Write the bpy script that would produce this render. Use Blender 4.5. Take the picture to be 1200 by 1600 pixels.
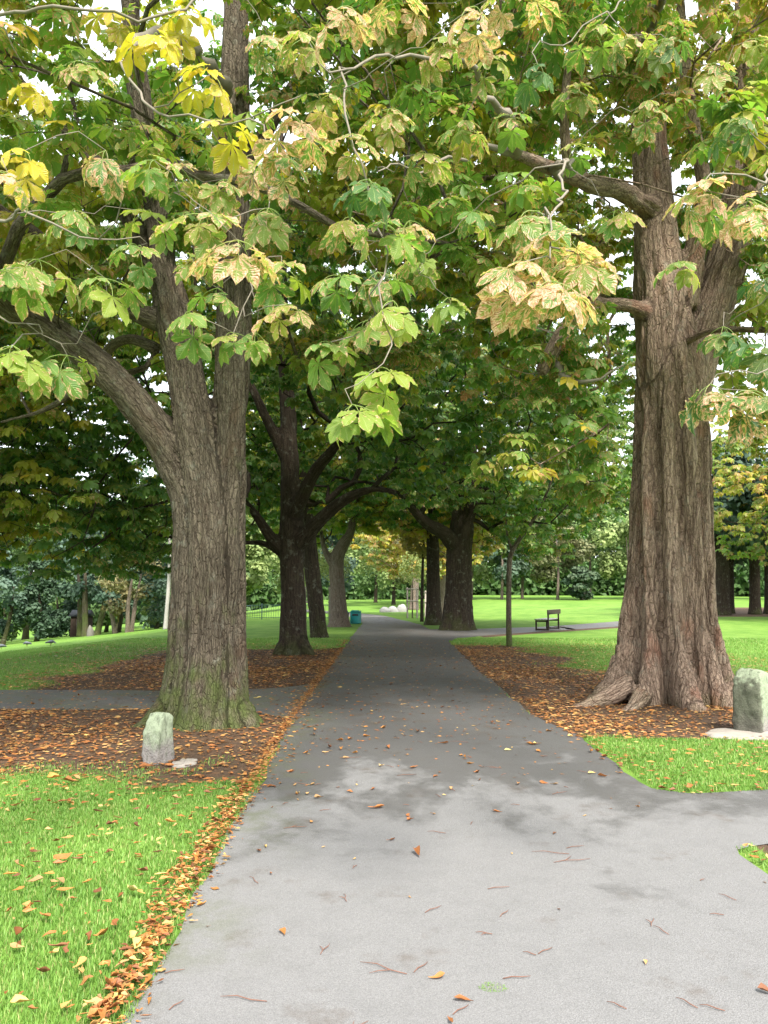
import bpy, math, random
import numpy as np
from mathutils import Matrix, Vector

for o in list(bpy.data.objects):
    bpy.data.objects.remove(o)
scene = bpy.context.scene
col = scene.collection
R = math.radians

# ------------------------------------------------------------------ camera
cam_data = bpy.data.cameras.new('camera')
cam_data.sensor_fit = 'VERTICAL'
cam_data.sensor_height = 36.0
cam_data.lens = 27.0
cam_data.clip_start = 0.05
cam_data.clip_end = 2000.0
cam = bpy.data.objects.new('camera', cam_data)
cam.location = (0, 0, 1.6)
cam.rotation_euler = (R(90 + 5.95), 0, 0)
col.objects.link(cam)
scene.camera = cam
scene.render.resolution_x, scene.render.resolution_y = 768, 1024

# ------------------------------------------------------------------ sky, sun, exposure
SUN_EL, SUN_AZ = 52.0, 160.0      # high, behind the viewer's right shoulder (azimuth from +Y, clockwise)
world = bpy.data.worlds.new('World')
scene.world = world
world.use_nodes = True
wn, wl = world.node_tree.nodes, world.node_tree.links
bg = wn['Background']
sky = wn.new('ShaderNodeTexSky')
sky.sky_type = 'NISHITA'
sky.sun_disc = False
sky.sun_elevation = R(SUN_EL)
sky.sun_rotation = R(SUN_AZ)
sky.air_density = 1.0
sky.dust_density = 4.0
white = wn.new('ShaderNodeMix')            # thin bright cloud over the blue
white.data_type = 'RGBA'
white.inputs[0].default_value = 0.72
white.inputs[7].default_value = (8.6, 8.9, 9.2, 1)
wl.new(sky.outputs[0], white.inputs[6])
wl.new(white.outputs[2], bg.inputs[0])
bg.inputs[1].default_value = 0.11
sun_data = bpy.data.lights.new('sun', 'SUN')
sun_data.energy = 3.0
sun_data.angle = R(12)
sun_data.color = (1.0, 0.95, 0.86)
sun = bpy.data.objects.new('sun', sun_data)
az, el = R(SUN_AZ), R(SUN_EL)
sd = Vector((math.sin(az) * math.cos(el), math.cos(az) * math.cos(el), math.sin(el)))
sun.rotation_euler = sd.to_track_quat('Z', 'Y').to_euler()
sun.location = (0, -20, 30)
col.objects.link(sun)
scene.view_settings.view_transform = 'Standard'
scene.view_settings.look = 'None'
scene.view_settings.gamma = 1.0
scene.view_settings.use_curve_mapping = False
scene.view_settings.exposure = 1.7
scene.cycles.max_bounces = 6
scene.cycles.diffuse_bounces = 3
scene.cycles.transmission_bounces = 4
scene.cycles.transparent_max_bounces = 4

rng = np.random.default_rng(7)
random.seed(7)
# ------------------------------------------------------------------ numeric helpers
def hash3(i, j, k):
    n = (i * 374761393 + j * 668265263 + k * 2147483647 + 1013904223) & 0xFFFFFFFF
    n = ((n ^ (n >> 13)) * 1274126177) & 0xFFFFFFFF
    n = ((n ^ (n >> 16)) * 2246822519) & 0xFFFFFFFF
    return ((n ^ (n >> 15)) & 0xFFFFFF) / float(0xFFFFFF)

def noise3(p):
    p = np.asarray(p, float)
    i = np.floor(p).astype(np.int64)
    f = p - i
    f = f * f * (3 - 2 * f)
    out = 0
    for dx in (0, 1):
        for dy in (0, 1):
            for dz in (0, 1):
                w = (f[..., 0] if dx else 1 - f[..., 0]) * (f[..., 1] if dy else 1 - f[..., 1]) * (f[..., 2] if dz else 1 - f[..., 2])
                out = out + w * hash3(i[..., 0] + dx, i[..., 1] + dy, i[..., 2] + dz)
    return out

def fbm(p, octaves=4):
    p = np.asarray(p, float)
    s, a, t = 0, 1.0, 0
    for k in range(octaves):
        s = s + a * noise3(p * (2.03 ** k) + 17.3 * k)
        t += a
        a *= 0.5
    return s / t

def xy3(x, y, s=1.0, k=0.0):
    x, y = np.broadcast_arrays(np.asarray(x, float), np.asarray(y, float))
    return np.stack([x * s, y * s, np.full_like(x, k)], -1)

def sstep(a, b, x):
    t = np.clip((np.asarray(x, float) - a) / (b - a), 0, 1)
    return t * t * (3 - 2 * t)

def unit(v):
    return v / np.maximum(np.linalg.norm(v, axis=-1, keepdims=True), 1e-9)

def make_mesh(name, V, tris=None, quads=None, attrs=None, smooth=True):
    me = bpy.data.meshes.new(name)
    V = np.asarray(V, np.float32).reshape(-1, 3)
    me.vertices.add(len(V))
    me.vertices.foreach_set('co', V.ravel())
    loops, starts, pos = [], [], 0
    for F in (tris, quads):
        if F is None or len(F) == 0:
            continue
        F = np.asarray(F, np.int32)
        n = F.shape[1]
        loops.append(F.ravel())
        starts.append(pos + np.arange(len(F), dtype=np.int32) * n)
        pos += F.size
    loops = np.concatenate(loops)
    starts = np.concatenate(starts)
    me.loops.add(len(loops))
    me.loops.foreach_set('vertex_index', loops)
    me.polygons.add(len(starts))
    me.polygons.foreach_set('loop_start', starts)
    if smooth:
        me.polygons.foreach_set('use_smooth', np.ones(len(starts), bool))
    for k, a in (attrs or {}).items():
        a = np.asarray(a, np.float32)
        if a.ndim == 1:
            at = me.attributes.new(k, 'FLOAT', 'POINT')
            at.data.foreach_set('value', a)
        else:
            at = me.attributes.new(k, 'FLOAT_VECTOR', 'POINT')
            at.data.foreach_set('vector', a.ravel())
    me.update(calc_edges=True)
    me.validate()
    return me

def wpos(o):
    p = Vector((0, 0, 0))
    while o is not None:
        p += o.location
        o = o.parent
    return np.array(p)

def add(name, me, mat=None, parent=None, loc=None):
    o = bpy.data.objects.new(name, me)
    col.objects.link(o)
    if parent is not None:
        o.parent = parent
    if loc is not None:
        o.location = loc
    if mat is not None and not me.materials:
        me.materials.append(mat)
    return o

def part(name, V, tris=None, quads=None, mat=None, parent=None, attrs=None, smooth=True):
    """vertices in world metres; stored relative to the parent's base"""
    V = np.asarray(V, float).reshape(-1, 3)
    if parent is not None:
        V = V - wpos(parent)
    return add(name, make_mesh(name, V, tris, quads, attrs, smooth), mat, parent)

def empty(name, loc):
    o = bpy.data.objects.new(name, None)
    o.empty_display_size = 0.3
    o.location = loc
    col.objects.link(o)
    return o

def tag(o, label=None, cat=None, group=None, kind=None):
    if label: o['label'] = label
    if cat: o['category'] = cat
    if group: o['group'] = group
    if kind: o['kind'] = kind
    return o

class MB:
    """collects boxes, bars and rings into one mesh"""
    def __init__(s):
        s.V, s.Q, s.T, s.n = [], [], [], 0
    def put(s, V, quads=None, tris=None):
        V = np.asarray(V, float)
        s.V.append(V)
        if quads is not None and len(quads): s.Q.append(np.asarray(quads) + s.n)
        if tris is not None and len(tris): s.T.append(np.asarray(tris) + s.n)
        s.n += len(V)
    def box(s, c, size, M=None, bev=0.0):
        hx, hy, hz = [k / 2 for k in size]
        b = min(bev, hx * .9, hy * .9, hz * .9)
        if b <= 0:
            V = np.array([[x, y, z] for x in (-hx, hx) for y in (-hy, hy) for z in (-hz, hz)])
            Q = [[0, 1, 3, 2], [4, 6, 7, 5], [0, 4, 5, 1], [2, 3, 7, 6], [0, 2, 6, 4], [1, 5, 7, 3]]
            T = []
        else:
            V, idx = [], {}
            for sx in (-1, 1):
                for sy in (-1, 1):
                    for sz in (-1, 1):
                        for ax in range(3):
                            v = [sx * (hx - b), sy * (hy - b), sz * (hz - b)]
                            v[ax] = (sx * hx, sy * hy, sz * hz)[ax]
                            idx[(sx, sy, sz, ax)] = len(V)
                            V.append(v)
            V = np.array(V)
            Q, T = [], []
            I = lambda a, b_, c_, ax: idx[(a, b_, c_, ax)]
            for sg in (-1, 1):
                f = [I(sg, -1, -1, 0), I(sg, 1, -1, 0), I(sg, 1, 1, 0), I(sg, -1, 1, 0)]; Q.append(f if sg > 0 else f[::-1])
                f = [I(-1, sg, -1, 1), I(-1, sg, 1, 1), I(1, sg, 1, 1), I(1, sg, -1, 1)]; Q.append(f if sg > 0 else f[::-1])
                f = [I(-1, -1, sg, 2), I(1, -1, sg, 2), I(1, 1, sg, 2), I(-1, 1, sg, 2)]; Q.append(f if sg > 0 else f[::-1])
            for a in (-1, 1):
                for c_ in (-1, 1):
                    Q.append([I(a, c_, -1, 0), I(a, c_, 1, 0), I(a, c_, 1, 1), I(a, c_, -1, 1)])
                    Q.append([I(a, -1, c_, 0), I(a, 1, c_, 0), I(a, 1, c_, 2), I(a, -1, c_, 2)])
                    Q.append([I(-1, a, c_, 1), I(1, a, c_, 1), I(1, a, c_, 2), I(-1, a, c_, 2)])
                    for e in (-1, 1):
                        T.append([I(a, c_, e, 0), I(a, c_, e, 1), I(a, c_, e, 2)])
        if M is not None:
            V = V @ np.asarray(M).T
        s.put(V + np.asarray(c), Q, T)
    def tube(s, pts, rad, n=6):
        V, Q, T, _ = tube(pts, rad, n)
        s.put(V, Q, T)
    def build(s, name, mat, parent=None, smooth=False, kind=None):
        o = part(name, np.concatenate(s.V), np.concatenate(s.T) if s.T else None, np.concatenate(s.Q) if s.Q else None, mat, parent, smooth=smooth)
        if kind: o['kind'] = kind
        return o

def rotz(a):
    c, s = math.cos(a), math.sin(a)
    return np.array([[c, -s, 0], [s, c, 0], [0, 0, 1]])

def frames(P):
    """parallel-transport frames along a polyline"""
    P = np.asarray(P, float)
    t = np.zeros_like(P)
    t[1:-1] = P[2:] - P[:-2]
    t[0] = P[1] - P[0]
    t[-1] = P[-1] - P[-2]
    t = unit(t)
    a = np.array([1., 0, 0]) if abs(t[0][0]) < .9 else np.array([0, 1., 0])
    u = unit(a - t[0] * np.dot(a, t[0]))
    U = [u]
    for i in range(1, len(P)):
        u = u - t[i] * np.dot(u, t[i])
        u = u / max(np.linalg.norm(u), 1e-9)
        U.append(u)
    U = np.array(U)
    return t, U, np.cross(t, U)

def tube(P, rad, n=6, prof=None):
    P = np.asarray(P, float)
    rad = np.asarray(rad, float)
    t, U, B = frames(P)
    th = np.arange(n) / n * 2 * np.pi
    m = np.ones((len(P), n))
    if prof is not None:
        m = prof(th[None, :], P[:, 2][:, None])
    r = rad[:, None] * m
    V = P[:, None, :] + r[..., None] * (np.cos(th)[None, :, None] * U[:, None, :] + np.sin(th)[None, :, None] * B[:, None, :])
    s = np.concatenate([[0], np.cumsum(np.linalg.norm(np.diff(P, axis=0), axis=1))])
    fib = np.stack([r * np.cos(th), r * np.sin(th), np.repeat(s[:, None], n, 1)], -1).reshape(-1, 3)
    k = len(P)
    i = np.arange(k - 1)[:, None] * n
    j = np.arange(n)[None, :]
    Q = np.stack([i + j, i + (j + 1) % n, i + n + (j + 1) % n, i + n + j], -1).reshape(-1, 4)
    V = V.reshape(-1, 3)
    nv = len(V)
    V = np.concatenate([V, P[:1], P[-1:]])
    fib = np.concatenate([fib, [[0, 0, 0]], [[0, 0, s[-1]]]])
    jj = np.arange(n)
    T = np.concatenate([np.stack([np.full(n, nv), (jj + 1) % n, jj], -1), np.stack([np.full(n, nv + 1), (k - 1) * n + jj, (k - 1) * n + (jj + 1) % n], -1)])
    return V, Q, T, fib

def smooth_line(L, step):
    """Catmull-Rom through (x,y,z,r) rows, resampled"""
    L = np.asarray(L, float)
    E = np.concatenate([[2 * L[0] - L[1]], L, [2 * L[-1] - L[-2]]])
    out = []
    for i in range(len(L) - 1):
        a, b, c, d = E[i], E[i + 1], E[i + 2], E[i + 3]
        k = max(1, int(math.ceil(np.linalg.norm((c - b)[:3]) / step)))
        for q in range(k):
            u = q / k
            out.append(.5 * ((2 * b) + (-a + c) * u + (2 * a - 5 * b + 4 * c - d) * u * u + (-a + 3 * b - 3 * c + d) * u ** 3))
    out.append(L[-1])
    out = np.array(out)
    out[:, 3] = np.maximum(out[:, 3], L[:, 3].min() * .8)
    return out

# ------------------------------------------------------------------ materials
class NT:
    def __init__(s, name):
        s.m = bpy.data.materials.new(name)
        s.m.use_nodes = True
        s.t = s.m.node_tree
        s.t.nodes.clear()
        s.out = s.t.nodes.new('ShaderNodeOutputMaterial')
    def n(s, typ, ins=None, **kw):
        nd = s.t.nodes.new('ShaderNode' + typ)
        for k, v in kw.items():
            setattr(nd, k, v)
        for k, v in (ins or {}).items():
            s.set(nd.inputs[k], v)
        return nd
    def set(s, sock, v):
        if isinstance(v, bpy.types.NodeSocket):
            s.t.links.new(v, sock)
        elif isinstance(v, bpy.types.Node):
            s.t.links.new(v.outputs[0], sock)
        else:
            if isinstance(v, (tuple, list)) and sock.type == 'RGBA' and len(v) == 3:
                v = (*v, 1)
            sock.default_value = v
    def math(s, op, a, b=0.0, c=0.0, clamp=False):
        return s.n('Math', {0: a, 1: b, 2: c}, operation=op, use_clamp=clamp).outputs[0]
    def mix(s, f, a, b, blend='MIX'):
        return s.n('Mix', {0: f, 6: a, 7: b}, data_type='RGBA', blend_type=blend).outputs[2]
    def ramp(s, f, lo, hi):
        return s.n('MapRange', {0: f, 1: lo, 2: hi, 3: 0.0, 4: 1.0}, interpolation_type='SMOOTHSTEP').outputs[0]
    def noise(s, vec, scale, detail=4, rough=.55, dist=0.0):
        return s.n('TexNoise', {'Vector': vec, 'Scale': scale, 'Detail': detail, 'Roughness': rough, 'Distortion': dist}).outputs[0]
    def voro(s, vec, scale, feature='F1', out=0):
        return s.n('TexVoronoi', {'Vector': vec, 'Scale': scale}, feature=feature).outputs[out]
    def pos(s):
        return s.n('NewGeometry').outputs[0]
    def attr(s, name):
        return s.n('Attribute', attribute_name=name, attribute_type='GEOMETRY')
    def scale(s, vec, sc):
        return s.n('VectorMath', {0: vec, 1: sc}, operation='MULTIPLY').outputs[0]
    def bump(s, h, strength, dist, normal=None):
        ins = {'Height': h, 'Strength': strength, 'Distance': dist}
        if normal is not None: ins['Normal'] = normal
        return s.n('Bump', ins).outputs[0]
    def finish(s, color, rough=.8, normal=None, spec=.3, translucent=0.0, tcol=None, **kw):
        ins = {'Base Color': color, 'Roughness': rough, 'Specular IOR Level': spec}
        ins.update(kw)
        if normal is not None: ins['Normal'] = normal
        b = s.n('BsdfPrincipled', ins)
        sh = b.outputs[0]
        if translucent:
            tr = s.n('BsdfTranslucent', {'Color': tcol if tcol is not None else color})
            sh = s.n('MixShader', {0: translucent, 1: sh, 2: tr.outputs[0]}).outputs[0]
        s.t.links.new(sh, s.out.inputs[0])
        return s.m

def mat_bark(name, dark, light, red, moss_amt, moss_low, fine=1.0):
    s = NT(name)
    f = s.attr('fib').outputs[1]
    pos = s.pos()
    z = s.n('SeparateXYZ', {0: pos}).outputs[2]
    warp = s.n('VectorMath', {0: s.n('TexNoise', {'Vector': f, 'Scale': 3.0, 'Detail': 3}).outputs[1], 1: (.09, .09, .3)}, operation='MULTIPLY').outputs[0]
    fw = s.n('VectorMath', {0: f, 1: warp}, operation='ADD').outputs[0]
    plates = s.voro(s.scale(fw, (1, 1, .24)), 30 * fine, 'DISTANCE_TO_EDGE')
    pm = s.ramp(plates, 0.0, .12)
    fur = s.noise(s.scale(fw, (1, 1, .1)), 30 * fine, 6, .65)
    grain = s.noise(s.scale(f, (1, 1, .35)), 110, 5, .6)
    big = s.noise(s.scale(f, (1, 1, .4)), 3.2, 4)
    h = s.math('ADD', s.math('MULTIPLY', pm, .30), s.math('ADD', fur, s.math('MULTIPLY', grain, .35)))
    tone = s.ramp(s.math('ADD', s.math('MULTIPLY', fur, .6), s.math('MULTIPLY', grain, .4)), .36, .64)
    c = s.mix(tone, dark, light)
    c = s.mix(s.math('MULTIPLY', s.ramp(big, .56, .72), .55), c, red)
    c = s.mix(s.math('MULTIPLY', s.math('SUBTRACT', 1.0, pm), .38), c, tuple(k * .55 for k in dark))
    lich = s.ramp(s.noise(pos, 5.5, 5, .65), .55, .7)
    c = s.mix(s.math('MULTIPLY', lich, .35), c, (.30, .31, .25))
    mn = s.noise(pos, 2.3, 5, .6)
    zn = s.math('ADD', z, s.math('MULTIPLY', s.math('SUBTRACT', s.noise(s.scale(pos, (1, 1, .35)), 3.4, 4, .6), .5), 2.6 * moss_low))
    low = s.math('SUBTRACT', 1.0, s.ramp(zn, -.3, moss_low * 1.5))
    mossf = s.math('ADD', s.math('MULTIPLY', low, .24), s.math('MULTIPLY', mn, .62))
    mossf = s.math('MULTIPLY', s.ramp(s.math('ADD', mossf, s.math('MULTIPLY', fur, .3)), .50, .74), moss_amt)
    c = s.mix(mossf, c, s.mix(grain, (.045, .07, .015), (.13, .17, .045)))
    nrm = s.bump(h, 1.0, .055)
    return s.finish(c, .9, nrm, .15)

def leaf_nodes(name, near):
    """chestnut leaf: tints come from the object's colour (single leaves) or from a per-leaf attribute (crowns)"""
    s = NT(name)
    luv = s.attr('luv').outputs[1]
    uv = s.n('SeparateXYZ', {0: luv})
    a, v, k = uv.outputs[0], uv.outputs[1], uv.outputs[2]
    if near:
        oi = s.n('ObjectInfo')
        tc = s.n('SeparateColor', {0: oi.outputs['Color']})
        k = s.math('ADD', k, s.math('MULTIPLY', oi.outputs['Random'], 37.0))
        brown, yellow, lite = tc.outputs[0], tc.outputs[1], tc.outputs[2]
    else:
        tc = s.n('SeparateXYZ', {0: s.attr('tint').outputs[1]})
        brown, yellow, lite = tc.outputs[0], tc.outputs[1], tc.outputs[2]
    av = s.math('ABSOLUTE', v)
    along = s.math('SUBTRACT', a, s.math('MULTIPLY', av, .28))
    q = s.n('CombineXYZ', {0: s.math('MULTIPLY', along, 9.0), 1: s.math('MULTIPLY', v, 1.5), 2: s.math('MULTIPLY', k, 3.1)}).outputs[0]
    blot = s.noise(q, 1.0, 4 if near else 2, .6, .4)
    edge = s.math('MULTIPLY', s.math('POWER', av, 2.5), .17)
    tipb = s.math('SUBTRACT', s.math('MULTIPLY', s.math('POWER', a, 3.0), .08), .045)
    bf = s.math('ADD', s.math('ADD', blot, edge), s.math('ADD', tipb, s.math('MULTIPLY', s.math('SUBTRACT', brown, .5), .5)))
    bmask = s.ramp(bf, .60, .68)
    green = s.mix(lite, (.038, .106, .032), (.165, .285, .048))
    if near: green = s.mix(s.math('MULTIPLY', s.noise(luv, 6.0, 3), .35), green, (.055, .15, .035))
    g2 = s.mix(yellow, green, (.62, .43, .03))
    tan = s.mix(s.ramp(s.noise(q, 2.7, 3), .35, .65) if near else s.ramp(blot, .5, .8), (.38, .16, .07), (.68, .48, .36))
    halo = s.ramp(bf, .55, .61)
    c = s.mix(s.math('MULTIPLY', halo, .22), g2, (.36, .40, .09))
    c = s.mix(bmask, c, tan)
    if near:
        vein = s.math('ABSOLUTE', s.math('SINE', s.math('MULTIPLY', along, 41.0)))
        vline = s.math('SUBTRACT', 1.0, s.ramp(vein, .0, .16))
        mid = s.math('SUBTRACT', 1.0, s.ramp(av, .02, .07))
        vm = s.math('MAXIMUM', s.math('MULTIPLY', vline, .35), s.math('MULTIPLY', mid, .7))
        c = s.mix(vm, c, (.33, .40, .14))
        nrm = s.bump(s.math('ADD', vein, s.math('MULTIPLY', s.noise(q, 4.0, 2), .5)), .5, .006)
    else:
        nrm = None
    tr = s.n('VectorMath', {0: c, 1: (1.45, 1.7, .85)}, operation='MULTIPLY').outputs[0]
    return s.finish(c, .45 if near else .5, nrm, .45, translucent=.42, tcol=tr)

def mat_far_leaf(name, a, b):
    s = NT(name)
    tc = s.n('SeparateXYZ', {0: s.attr('tint').outputs[1]})
    c = s.mix(tc.outputs[2], a, b)
    c = s.mix(tc.outputs[0], c, (.33, .20, .07))
    c = s.mix(tc.outputs[1], c, (.48, .38, .05))
    return s.finish(c, .6, None, .3, translucent=.3)

def mat_flat(name, c, rough=.6, spec=.3, var=.25, nscale=14, bumpd=.004, metallic=0.0):
    s = NT(name)
    p = s.n('TexCoord').outputs[3]
    n = s.noise(p, nscale, 5, .6)
    cc = s.mix(n, tuple(k * (1 - var) for k in c), tuple(min(1, k * (1 + var)) for k in c))
    return s.finish(cc, rough, s.bump(s.noise(p, nscale * 5, 4), .4, bumpd), spec, Metallic=metallic)

def mat_wood(name, a, b):
    s = NT(name)
    p = s.n('TexCoord').outputs[3]
    g = s.noise(s.scale(p, (14, 1.0, 14)), 4.0, 5, .6)
    c = s.mix(g, a, b)
    return s.finish(c, .45, s.bump(g, .3, .004), .5)

def mat_grass_blade():
    s = NT('grass_blades')
    tc = s.n('SeparateXYZ', {0: s.attr('tint').outputs[1]})
    c = s.mix(tc.outputs[0], (.10, .22, .03), (.25, .43, .09))
    c = s.mix(tc.outputs[1], c, (.42, .40, .16))
    return s.finish(c, .5, None, .3, translucent=.35)

def mat_litter(near):
    s = NT('dead_leaf_single' if near else 'dead_leaf')
    if near:
        oi = s.n('ObjectInfo')
        base = oi.outputs['Color']
    else:
        base = s.attr('tint').outputs[0]
    p = s.n('TexCoord').outputs[3] if near else s.pos()
    n = s.noise(p, 40, 4, .6)
    c = s.mix(s.ramp(n, .35, .75), base, s.mix(.5, base, (.07, .03, .012)))
    return s.finish(c, .55, s.bump(s.noise(p, 90, 3), .4, .004), .35, translucent=.15)

def mat_ground():
    s = NT('lawn_and_earth')
    p = s.pos()
    e = s.attr('earth').outputs[2]
    n1 = s.math('ADD', s.math('MULTIPLY', s.noise(p, 1.3, 5, .6), .6), s.math('MULTIPLY', s.noise(p, .22, 4, .6), .4))
    n2 = s.noise(p, 9.0, 5, .65)
    n3 = s.noise(p, 60, 4, .7)
    m = s.ramp(s.math('ADD', e, s.math('MULTIPLY', s.math('SUBTRACT', s.math('ADD', s.math('MULTIPLY', n2, .7), s.math('MULTIPLY', n3, .5)), .6), .9)), .38, .62)
    g = s.mix(s.ramp(n1, .35, .65), (.085, .18, .024), (.17, .28, .05))
    g = s.mix(s.math('MULTIPLY', s.ramp(n3, .35, .75), .5), g, (.06, .135, .018))
    g = s.mix(s.math('MULTIPLY', s.ramp(n2, .55, .8), .35), g, (.16, .21, .05))
    d = s.mix(s.ramp(n3, .3, .7), (.045, .030, .021), (.11, .074, .050))
    d = s.mix(s.math('MULTIPLY', s.ramp(n2, .45, .7), .6), d, (.17, .092, .048))
    c = s.mix(m, g, d)
    h = s.math('ADD', s.math('MULTIPLY', n3, .6), n2)
    return s.finish(c, .9, s.bump(h, .8, .03), .15)

def mat_path():
    s = NT('worn_tarmac')
    p = s.pos()
    xyz = s.n('SeparateXYZ', {0: p})
    x, y = xyz.outputs[0], xyz.outputs[1]
    grit = s.noise(p, 210, 3, .7)
    stone = s.voro(p, 130)
    big = s.noise(s.scale(p, (.8, .6, 1)), 1.3, 6, .62, .5)
    fine = s.noise(p, 5.0, 6, .65)
    c = s.mix(s.ramp(grit, .3, .72), (.114, .113, .114), (.208, .206, .209))
    c = s.mix(s.math('MULTIPLY', s.math('SUBTRACT', 1.0, s.ramp(stone, .1, .35)), .25), c, (.36, .35, .34))
    c = s.mix(s.math('MULTIPLY', s.ramp(fine, .4, .75), .25), c, (.10, .10, .10))
    # damp that has not dried under the trees: patches breaking up towards the open end
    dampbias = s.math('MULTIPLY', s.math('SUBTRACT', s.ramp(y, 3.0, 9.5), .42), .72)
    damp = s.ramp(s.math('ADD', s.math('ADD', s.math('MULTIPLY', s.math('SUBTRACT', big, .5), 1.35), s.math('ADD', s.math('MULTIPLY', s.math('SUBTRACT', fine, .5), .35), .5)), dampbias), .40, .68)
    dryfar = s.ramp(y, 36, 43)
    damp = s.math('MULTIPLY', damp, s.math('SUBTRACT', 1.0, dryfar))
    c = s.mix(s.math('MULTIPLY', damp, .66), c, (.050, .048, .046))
    soil = s.ramp(s.math('ADD', s.noise(p, 2.2, 5, .65), s.math('MULTIPLY', s.ramp(y, 6, 14), .12)), .56, .74)
    c = s.mix(s.math('MULTIPLY', soil, .5), c, (.075, .056, .042))
    # algae along the western edge
    ed = s.math('SUBTRACT', 1.0, s.ramp(x, -1.15, -.35))
    al = s.math('MULTIPLY', s.math('MULTIPLY', ed, s.ramp(fine, .35, .65)), s.ramp(s.noise(p, .7, 3), .38, .6))
    c = s.mix(s.math('MULTIPLY', al, .55), c, (.095, .11, .045))
    h = s.math('ADD', s.math('MULTIPLY', grit, .7), s.math('MULTIPLY', stone, .5))
    rough = s.math('SUBTRACT', .85, s.math('MULTIPLY', damp, .28))
    return s.finish(c, rough, s.bump(h, .55, .008), .3)

def mat_stone(name='lichened_stone', end_dark=0.0):
    s = NT(name)
    p = s.pos()
    l = s.n('TexCoord').outputs[3]
    lx = s.n('SeparateXYZ', {0: l})
    z = lx.outputs[2]
    n = s.noise(l, 9, 6, .65)
    n2 = s.noise(l, 70, 4, .6)
    c = s.mix(n2, (.17, .155, .145), (.30, .28, .265))
    up = s.ramp(s.math('ADD', z, s.math('MULTIPLY', s.math('SUBTRACT', n, .5), .5)), .08, .30)
    alg = s.mix(s.noise(l, 22, 5, .7), (.20, .25, .15), (.40, .46, .33))
    c = s.mix(s.math('MULTIPLY', up, .85), c, alg)
    c = s.mix(s.math('MULTIPLY', s.ramp(s.noise(s.scale(l, (1, 1, .3)), 16, 5, .7), .52, .66), .65), c, (.055, .065, .04))
    if end_dark:        # darkens one end of the block, with a ragged border
        st = s.ramp(s.math('ADD', s.math('MULTIPLY', lx.outputs[0], -1.0), s.math('MULTIPLY', s.math('SUBTRACT', s.noise(l, 13, 6, .7), .5), .22)), .13, .20)
        c = s.mix(s.math('MULTIPLY', st, end_dark), c, s.mix(n2, (.035, .042, .025), (.12, .11, .09)))
    h = s.math('ADD', n, s.math('MULTIPLY', n2, .3))
    return s.finish(c, .92, s.bump(h, .9, .03), .12)

M = {}
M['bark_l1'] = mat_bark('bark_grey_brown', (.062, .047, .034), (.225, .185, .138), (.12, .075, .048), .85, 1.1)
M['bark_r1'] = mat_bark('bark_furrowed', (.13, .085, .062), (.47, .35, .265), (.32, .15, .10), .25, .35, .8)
M['bark_shaded'] = mat_bark('bark_shaded', (.028, .020, .015), (.092, .070, .052), (.055, .034, .025), .35, .8)  # dark bark, lowered further so its colour carries the canopy's shade
M['bark_pale'] = mat_bark('bark_pale', (.10, .075, .06), (.30, .24, .20), (.20, .13, .10), .2, .5)
M['bark_birch'] = mat_flat('bark_birch', (.34, .32, .30), .7, .2, .25, 9)
M['twig'] = mat_flat('twig_bark', (.13, .105, .08), .85, .15, .4, 25)
M['twig_pale'] = mat_flat('twig_bark_pale', (.19, .165, .135), .85, .15, .35, 25)
M['leaf_near'] = leaf_nodes('chestnut_leaf_single', True)
M['leaf'] = leaf_nodes('chestnut_leaf', False)
M['blade'] = mat_grass_blade()
M['litter'] = mat_litter(False)
M['litter1'] = mat_litter(True)
M['ground'] = mat_ground()
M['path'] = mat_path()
M['stone'] = mat_stone()
M['stone_dark_end'] = mat_stone('dark_end_stone', .85)
M['old_stone'] = mat_flat('old_stone', (.15, .14, .125), .9, .15, .3, 8, .01)
M['pad'] = mat_flat('old_mortar', (.30, .27, .24), .9, .15, .3, 8, .01)
M['seat_sheen_wood'] = mat_wood('bench_seat_sheen', (.32, .30, .28), (.48, .45, .43))  # seat paled against the frame, painting in the sky's reflection
M['wood_dark'] = mat_wood('bench_wood', (.045, .032, .024), (.10, .072, .052))
M['wood_pale'] = mat_flat('weathered_stake', (.30, .265, .225), .85, .2, .2, 9)
M['teal'] = mat_flat('teal_paint', (.02, .27, .27), .4, .5, .12, 6)
M['black'] = mat_flat('dark_plastic', (.03, .033, .04), .5, .4, .2, 6)
M['white_rock'] = mat_flat('pale_boulder', (.27, .265, .255), .85, .2, .15, 4, .02)
M['rail'] = mat_flat('railing_paint', (.05, .11, .10), .5, .4, .15, 6)
M['shed'] = mat_flat('shed_boards', (.05, .035, .025), .8, .2, .3, 6)
M['feather'] = mat_flat('pigeon_grey', (.10, .11, .13), .7, .2, .25, 22)
M['dead_twig'] = mat_flat('dead_twig', (.17, .085, .06), .8, .2, .4, 30)
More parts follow.
